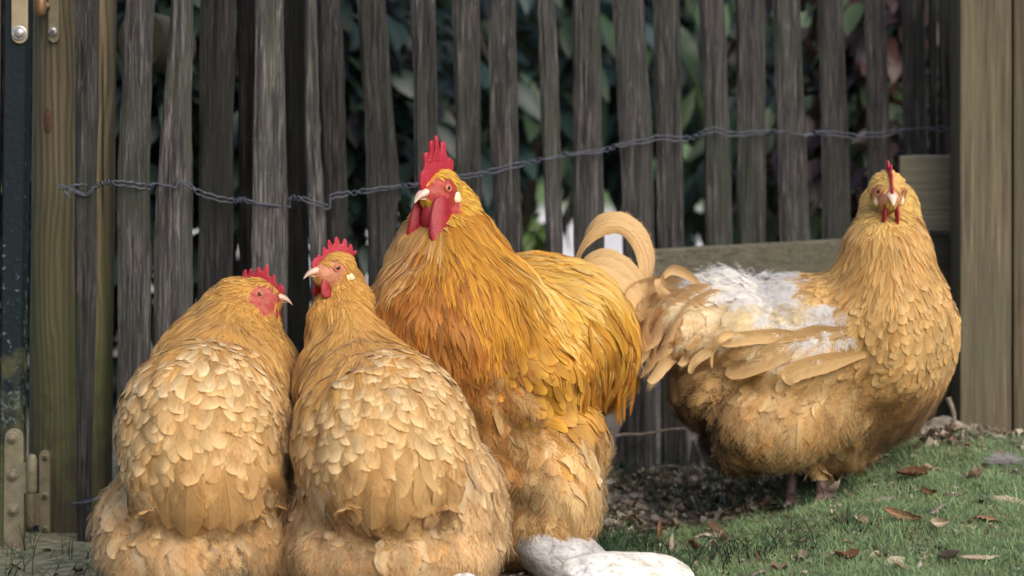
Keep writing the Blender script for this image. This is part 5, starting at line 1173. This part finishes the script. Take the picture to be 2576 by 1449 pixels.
LEAVES = [
 (2096,1238,.22,-62,.062,.030,.8,1.9,-24,10,PALE_,"pale rolled leaf curling on the turf just right of the lone hen's feet"),
 (2226,1250,.18,8,.078,.036,.5,1.7,-6,150,GRY,"large ribbed grey-brown leaf folded open to the right on the turf"),
 (2300,1196,.24,10,.060,.030,.6,1.2,-4,20,BRN,"dark brown crumpled leaf lying near the top of the turf bank"),
 (2545,1250,.12,-20,.066,.034,.5,1.8,10,160,PALE_,"cream and tan rolled leaf cut by the right edge of the turf"),
 (2357,1275,.12,48,.050,.020,.3,1.6,-10,150,GRY,"narrow grey leaf pointing up to the right in the middle of the turf"),
 (2340,1243,.20,-30,.026,.020,1.4,1.5,0,40,BRN,"tiny dark curled leaf beside the large ribbed leaf"),
 (2275,1300,.05,-22,.062,.024,.9,1.6,10,60,RUS,"rust-tipped leaf lying below the narrow grey leaf"),
 (2360,1318,.02,15,.034,.022,1.4,1.4,0,60,TAN,"small knobbly tan leaf right of the rust-tipped leaf"),
 (2475,1298,.06,-8,.046,.022,.7,1.2,0,150,RUS,"reddish brown broken leaf lower right of centre on the turf"),
 (2395,1400,-.25,-68,.060,.022,.5,1.8,-14,40,GRY,"upright grey-brown leaf near the bottom right of the turf"),
 (2465,1408,-.28,16,.062,.016,.4,1.8,0,30,PALE_,"slim pale leaf lying beside the upright leaf at bottom right"),
 (2105,1388,-.2,-36,.050,.022,.5,1.7,-12,150,TAN,"tan leaf pointing down to the right at the bottom of the turf"),
 (2128,1402,-.22,30,.044,.030,.9,1.2,0,20,BRN,"dull brown flat leaf touching the tan leaf at the bottom of the turf"),
 (1928,1432,-.35,32,.066,.022,.5,1.9,0,150,GRY,"grey curled leaf at the bottom edge right of the white stone"),
 (1790,1340,.02,30,.075,.026,.5,1.7,4,150,PALE_,"long pale twisted leaf on the slope above the white stone"),
 (1745,1385,-.18,60,.050,.032,.9,1.5,20,30,BRN,"dark brown upright crumpled leaf behind the white stone's right end"),
 (1690,1368,-.02,84,.052,.014,.3,2.0,-30,0,PALE_,"thin ribbed pale leaf standing upright above the white stone"),
 (1656,1340,.06,84,.058,.022,.3,2.2,-34,20,RUS,"brown ribbed rolled leaf standing in the grass behind the thin pale leaf"),
 (2445,1192,.24,20,.052,.024,.8,1.4,0,150,GRY,"lilac-grey crumpled leaf below the white down tuft on the turf"),
 (2125,1205,.30,50,.055,.020,.7,1.7,0,30,TAN,"tan twig-like leaf sticking up from the turf behind the rolled leaf"),
 (2150,1182,.34,-40,.050,.024,.9,1.4,-10,20,RUS,"brown curled leaf at the top edge of the turf under the hen's breast"),
 (1600,1262,.45,-32,.075,.036,.5,1.2,8,150,TAN,"broad tan leaf on the soil between the rooster and the lone hen"),
]
for i, l in enumerate(LEAVES): place_leaf(*l, seed=600 + i)
FENCE_L = [(1565,1120,.80,80,.095,.052,.9,1.6,-70,20,((.060,.045,.045),(.17,.14,.14)),"big grey-purple dead leaf leaning against the palings right of the rooster"),
           (1590,1085,.84,60,.080,.045,.8,1.5,-60,60,((.045,.033,.033),(.13,.105,.105)),"dusky dead leaf leaning behind the big grey-purple leaf"),
           (1600,1190,.74,15,.080,.05,.7,1.3,-12,20,((.05,.03,.025),(.15,.10,.08)),"dark brown dead leaf lying at the foot of the palings"),
           (1680,1160,.82,70,.085,.030,.5,1.7,-64,20,((.06,.05,.05),(.16,.13,.135)),"narrow grey leaf leaning at the foot of the palings left of the hen's tail"),
           (1745,1165,.80,100,.080,.032,.5,1.7,-66,0,((.07,.055,.05),(.18,.15,.145)),"greyish dead leaf standing against the palings under the hen's tail")]
for i, l in enumerate(FENCE_L): place_leaf(*l, seed=700 + i, group="dead leaves along the foot of the fence", on_ground=False)

# loose litter nobody could count: flakes of leaf, wood chips and crumbs
def litter(n, xr, yr, size, cols, keep, name):
    x = g.uniform(*xr, n); y = g.uniform(*yr, n); k = keep(x, y); x, y = x[k], y[k]; n = len(x)
    z = ground_z(x, y) + g.uniform(.000, .006, n); a = g.uniform(0, 6.283, n); s = size * g.uniform(.35, 1.4, n); as_ = g.uniform(.3, .8, n)
    u = np.stack([np.cos(a), np.sin(a), g.normal(0, .35, n)], -1); w = nrm(np.cross(nrm(np.stack([g.normal(0, .4, n), g.normal(0, .4, n), np.ones(n)], -1)), u)); up = np.cross(u, w)
    P = np.stack([x, y, z], -1); V = np.zeros((n, 3, 3, 3)); cv = g.normal(0, .5, (n, 1))
    for i, p in enumerate((-1, 0, 1)):
        for j, q in enumerate((-1, 0, 1)):
            V[:, i, j] = P + u * (p * s * (1 - .35 * abs(q)))[:, None] + w * (q * s * as_ * (1 - .25 * abs(p)))[:, None] + up * (s[:, None] * cv * (p * p * .6 + q * q * .5)) + g.normal(0, .0006, (n, 3))
    b = (np.arange(n) * 9)[:, None]; qd = np.array([0, 1, 3, 4])[None]; q0 = b + qd; F = np.stack([q0, q0 + 1, q0 + 4, q0 + 3], -1).reshape(-1, 4)
    cc = np.array(cols)[g.integers(0, len(cols), n)] * g.uniform(.6, 1.3, (n, 1)); c = np.repeat(cc, 9, 0)
    tag(link(name, np_mesh(name, V.reshape(-1, 3), F, c), M_LEAF), kind='stuff')
dens = lambda x, y: (g.random(len(x)) < np.clip(.55 + .9 * vnoise(np.stack([x, y, 0 * x], -1), 16, 21), .05, 1))
litter(15000, (.08, 1.0), (.30, .85), .011, [(.40, .34, .26), (.48, .42, .33), (.27, .2, .14), (.13, .09, .06), (.36, .3, .25)], dens, "leaf_litter")
litter(2600, (-.05, .5), (-.35, .40), .007, [(.26, .21, .15), (.14, .10, .07), (.07, .05, .035), (.33, .29, .23)], dens, "soil_crumbs")
litter(4200, (.15, 1.1), (-.60, .40), .0058, [(.36, .30, .20), (.20, .13, .08), (.42, .37, .28), (.10, .06, .035)], lambda x, y: dens(x, y) & (vnoise(np.stack([x, y, 0 * x], -1), 24, 31) > .0), "turf_litter")
litter(420, (.2, 1.1), (-.6, .38), .0125, [(.42, .35, .26), (.26, .18, .12), (.14, .08, .05), (.5, .45, .37)], lambda x, y: g.random(len(x)) < .6, "leaf_bits")
litter(350, (-1.0, -.2), (-.3, .5), .009, [(.12, .09, .06), (.07, .05, .035), (.2, .17, .13)], dens, "fence_foot_litter")

def stone_mat(name, a, b_, c_):
    m, nt, b, nd, lk = mat(name); n1 = noise(nt, 28, 6, None, (1, 1, 2.2)); n2 = noise(nt, 120, 5)
    c = ramp(nt, n1, [(.32, a), (.5, b_), (.7, c_)]); c = mixc(nt, 1.0, c, ramp(nt, n2, [(.32, (.6, .57, .5)), (.48, (1, 1, 1))]), 'MULTIPLY')
    lk.new(c, b.inputs['Base Color']); b.inputs['Roughness'].default_value = .9
    lk.new(bump(nt, math_(nt, 'ADD', n1, math_(nt, 'MULTIPLY', n2, .5)), .7, .006), b.inputs['Normal']); return m
def stone(name, px, py, Y, rx, rz, ry, rot, amp, freq, m, label, cat="stone", seed=0, flat=0, yaw=0):
    bm = bmesh.new(); bmesh.ops.create_icosphere(bm, subdivisions=5, radius=1); P = np.array([v.co for v in bm.verts]); n_ = P.copy()
    d = vnoise(P * 1.0, freq, seed) * amp + vnoise(P, freq * 3.1, seed + 1) * amp * .45 + vnoise(P, freq * 8, seed + 2) * amp * .16; P = np.sign(P) * np.abs(P) ** (1 - flat) * (1 + d)[:, None]
    q = sc(Y); P = P * np.array([rx * q, ry, rz * q]); a = R(rot); y_ = R(yaw)
    P = P @ np.array([[math.cos(y_), math.sin(y_), 0], [-math.sin(y_), math.cos(y_), 0], [0, 0, 1]])
    P = P @ np.array([[math.cos(a), 0, math.sin(a)], [0, 1, 0], [-math.sin(a), 0, math.cos(a)]]).T
    for v, p in zip(bm.verts, P): v.co = p
    me = bpy.data.meshes.new(name); bm.to_mesh(me); bm.free(); me.polygons.foreach_set("use_smooth", np.ones(len(me.polygons), bool)); me.materials.append(m)
    o = bpy.data.objects.new(name, me); COL.objects.link(o); o.location = at(px, py, Y); tag(o, label, cat); return o
M_WST = stone_mat("white_limestone", (.42, .38, .28), (.74, .72, .66), (.86, .85, .82)); M_GST = stone_mat("pale_grey_boulder", (.30, .29, .29), (.44, .43, .43), (.54, .53, .54)); M_RST = stone_mat("brown_grey_rock", (.10, .085, .065), (.21, .185, .15), (.34, .30, .24))
stone("stone", 1572, 1462, -.42, 172, 70, .085, 3, .07, 2.2, M_WST, "knobbly white stone lying in the grass at the bottom edge", seed=3, flat=.22)
stone("boulder", 1425, 1412, -.06, 172, 84, .10, 40, .012, 1.4, M_GST, "smooth long pale grey stone lying under the rooster's fluff", seed=5, flat=.12)
stone("stone", 1168, 1462, -.46, 34, 20, .018, 0, .08, 2, M_WST, "little white stone peeping up below the second hen from the left", seed=8)
stone("rock", 2360, 1120, .62, 92, 66, .06, -8, .16, 2.4, M_RST, "jagged brown rock leaning against the right post's foot", "rock", 11, .1)
stone("rock", 2225, 1148, .60, 110, 44, .07, 4, .18, 2.6, M_RST, "low grey-brown rock behind the lone hen's breast", "rock", 14, .1)
stone("rock", 2120, 1190, .58, 80, 30, .06, 0, .18, 2.6, M_RST, "flat dusty rock behind the lone hen's feet", "rock", 17, .1)
stone("rock", 1955, 1222, .62, 70, 22, .05, 0, .15, 2.4, M_RST, "small flat rock on the soil left of the lone hen's feet", "rock", 19, .1)
def sprig(name, pts, rad, m, label, cat):
    o_ = at(*pts[0]); S = spline([at(*p) for p in pts], 8 * len(pts)); mb = MB(); V, F = tube(S, np.linspace(rad, rad * .45, len(S)), 6); mb.add(V, F); tag(mb.build(name, m), label, cat)
M_TWIG = simple("dead_twig_bark", (.10, .08, .055), (.24, .20, .15), .85, 120, .4)
sprig("twig", [(1490,1118,.62),(1560,1095,.64),(1620,1092,.66),(1690,1080,.66),(1760,1078,.68)], .0035, M_TWIG, "long pale twig lying across the foot of the palings right of the rooster", "twig")
sprig("twig", [(1625,1185,.66),(1680,1172,.68),(1740,1180,.68),(1790,1200,.66)], .0022, M_TWIG, "thin twig lying on the soil below the long pale twig", "twig")
sprig("twig", [(2385,1000,.60),(2400,1050,.60),(2388,1090,.60)], .0055, M_TWIG, "short twig upright between the jagged rock and the right post", "twig")
# a tuft of moulted white down on the turf
P = at(2528, 1160, .22)
for _ in range(40): P = at(2528, 1160, P[1] + (P[2] - float(ground_z(P[0], P[1])) - .012) * 1.5)
n = 900; d = nrm(g.normal(0, 1, (n, 3)) * np.array([1.2, .8, .7])); d[:, 2] = np.abs(d[:, 2]) * .8 - .1; L = g.uniform(.008, .026, n)
o0 = P + g.normal(0, .006, (n, 3)) * np.array([1.6, 1, .5]); Vs = []
w = nrm(np.cross(d, g.normal(0, 1, (n, 3)))) * .00035
for t in (0, .35, .7, 1): q = o0 + d * (L * t)[:, None] + g.normal(0, .0012, (n, 3)) * t; Vs.append(np.stack([q - w * (1 - .6 * t), q + w * (1 - .6 * t)], 1))
V = np.stack(Vs, 1); q = (np.arange(n) * 8)[:, None] + (np.arange(3) * 2)[None]; F = np.stack([q, q + 1, q + 3, q + 2], -1).reshape(-1, 4)
o = link("down_tuft", np_mesh("down_tuft", V.reshape(-1, 3), F, np.broadcast_to(np.array([.56, .52, .52]), (V.size // 3, 3))), M_BARB); tag(o, "fluffy white tuft of moulted down lying on the turf below the right post", "feather")

# ------------------------------------------------------------------ beyond the fence
def shrub(name, label, centres, nleaf, Ls, Wd, cols, seed, stems, cat="shrub", droop=.5, spec=None):
    r = np.random.default_rng(seed); root = tag(empty(name, (centres[0][0], centres[0][1], .02)), label, cat)
    mb = MB()
    for pts, rad in stems:
        V, F = tube(spline(pts, 24), np.linspace(rad, rad * .4, 24), 7); mb.add(V, F)
    mb.build("stem", M_STEM, root)
    wts = np.array([c[3] * c[4] * c[5] for c in centres]); ci = r.choice(len(centres), nleaf, p=wts / wts.sum()); C_ = np.array(centres)[ci]
    q = nrm(r.normal(0, 1, (nleaf, 3))) * (r.random((nleaf, 1)) ** .45); P = C_[:, :3] + q * C_[:, 3:6]
    keep = (P[:, 2] > .03) & (vnoise(P, 7, seed) > -.45); P, q = P[keep], q[keep]; n = len(P)
    out = nrm(q + r.normal(0, .45, (n, 3)) + np.array([0, -.25, .15])); d = nrm(np.stack([out[:, 0], out[:, 1], out[:, 2] * .4 - droop + r.normal(0, .35, n)], -1))
    side = nrm(np.cross(d, np.array([0, 0, 1.0]) + r.normal(0, .35, (n, 3)))); up = np.cross(side, d); L = Ls * r.uniform(.6, 1.25, n); W = Wd * r.uniform(.7, 1.2, n)
    t = np.array([0, .25, .5, .75, 1.0]); w = np.array([.12, .8, 1, .72, .04]); u = np.array([-1, 0, 1]); 
    V = P[:, None, None] + d[:, None, None] * (L[:, None] * t[None])[:, :, None, None] + side[:, None, None] * (W[:, None, None] * .5 * w[None, :, None] * u[None, None])[..., None] \
        + up[:, None, None] * ((W * .16)[:, None, None] * np.abs(u)[None, None] * w[None, :, None] - (L * .28)[:, None, None] * (t ** 2)[None, :, None])[..., None]
    b = (np.arange(n) * 15)[:, None, None] + (np.arange(4) * 3)[None, :, None] + np.arange(2)[None, None]; F = np.stack([b, b + 1, b + 4, b + 3], -1).reshape(-1, 4)
    cc = np.array(cols)[r.integers(0, len(cols), n)] * r.uniform(.65, 1.35, (n, 1)); link("foliage", np_mesh("foliage", V.reshape(-1, 3), F, np.repeat(cc, 15, 0)), M_SHRUB, root)
M_STEM = simple("dark_shrub_stem", (.028, .024, .018), (.075, .06, .045), .9, 60, .5)
def W_(px, py, Y): return tuple(at(px, py, Y))
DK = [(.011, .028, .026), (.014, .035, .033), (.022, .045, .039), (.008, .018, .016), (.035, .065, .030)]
def cen(px, py, Y, rx, ry, rz): return (*at(px, py, Y), rx, ry, rz)
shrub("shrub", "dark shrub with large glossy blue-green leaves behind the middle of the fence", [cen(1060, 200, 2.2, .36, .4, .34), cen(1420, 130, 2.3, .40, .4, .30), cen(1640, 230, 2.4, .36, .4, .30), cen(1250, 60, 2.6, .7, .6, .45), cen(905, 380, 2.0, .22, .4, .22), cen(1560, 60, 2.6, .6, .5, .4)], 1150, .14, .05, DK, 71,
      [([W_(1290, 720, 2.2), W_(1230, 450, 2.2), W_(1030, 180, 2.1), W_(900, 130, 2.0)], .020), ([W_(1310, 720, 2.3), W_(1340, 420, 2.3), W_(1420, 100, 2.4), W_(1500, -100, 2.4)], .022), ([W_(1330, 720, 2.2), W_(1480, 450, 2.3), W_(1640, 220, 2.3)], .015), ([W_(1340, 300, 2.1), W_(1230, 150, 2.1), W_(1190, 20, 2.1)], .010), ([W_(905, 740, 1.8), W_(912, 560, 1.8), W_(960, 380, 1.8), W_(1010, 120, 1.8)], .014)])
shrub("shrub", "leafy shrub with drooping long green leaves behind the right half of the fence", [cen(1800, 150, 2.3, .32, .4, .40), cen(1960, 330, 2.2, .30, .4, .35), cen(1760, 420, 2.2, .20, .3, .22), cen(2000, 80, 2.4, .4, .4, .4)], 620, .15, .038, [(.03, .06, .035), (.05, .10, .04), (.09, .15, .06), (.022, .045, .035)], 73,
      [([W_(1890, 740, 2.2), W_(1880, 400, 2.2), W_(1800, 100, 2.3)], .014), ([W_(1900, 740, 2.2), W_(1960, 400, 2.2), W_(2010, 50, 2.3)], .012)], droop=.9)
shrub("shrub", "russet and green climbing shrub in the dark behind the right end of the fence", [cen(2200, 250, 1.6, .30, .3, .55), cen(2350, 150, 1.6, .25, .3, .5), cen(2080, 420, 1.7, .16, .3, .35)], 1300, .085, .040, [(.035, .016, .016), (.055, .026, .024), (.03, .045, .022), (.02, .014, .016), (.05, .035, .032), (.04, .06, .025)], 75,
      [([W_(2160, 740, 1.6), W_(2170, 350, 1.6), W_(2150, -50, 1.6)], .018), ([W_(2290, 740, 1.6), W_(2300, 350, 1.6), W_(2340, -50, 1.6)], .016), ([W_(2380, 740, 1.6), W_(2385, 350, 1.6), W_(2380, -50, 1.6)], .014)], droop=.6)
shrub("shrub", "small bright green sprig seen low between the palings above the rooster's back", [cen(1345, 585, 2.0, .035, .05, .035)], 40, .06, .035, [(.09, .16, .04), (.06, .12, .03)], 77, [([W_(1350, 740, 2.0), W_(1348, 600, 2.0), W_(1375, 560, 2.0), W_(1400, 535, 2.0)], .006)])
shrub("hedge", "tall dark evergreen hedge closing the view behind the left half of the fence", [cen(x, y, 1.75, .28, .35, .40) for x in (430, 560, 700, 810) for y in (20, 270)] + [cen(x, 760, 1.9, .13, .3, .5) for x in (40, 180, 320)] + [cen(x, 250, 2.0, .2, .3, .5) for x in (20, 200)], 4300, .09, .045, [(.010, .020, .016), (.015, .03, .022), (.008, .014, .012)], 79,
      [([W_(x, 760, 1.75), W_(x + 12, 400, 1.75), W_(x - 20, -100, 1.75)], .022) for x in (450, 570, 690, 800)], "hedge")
r_ = np.random.default_rng(5)
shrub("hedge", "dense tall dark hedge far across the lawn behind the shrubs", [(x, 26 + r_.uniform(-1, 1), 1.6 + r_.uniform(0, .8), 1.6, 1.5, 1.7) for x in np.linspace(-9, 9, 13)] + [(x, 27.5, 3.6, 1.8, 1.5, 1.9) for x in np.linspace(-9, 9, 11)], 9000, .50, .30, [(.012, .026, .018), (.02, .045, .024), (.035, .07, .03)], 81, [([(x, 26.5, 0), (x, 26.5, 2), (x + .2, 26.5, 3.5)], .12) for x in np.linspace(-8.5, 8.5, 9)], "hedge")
# dark timber shed wall standing behind the left palings
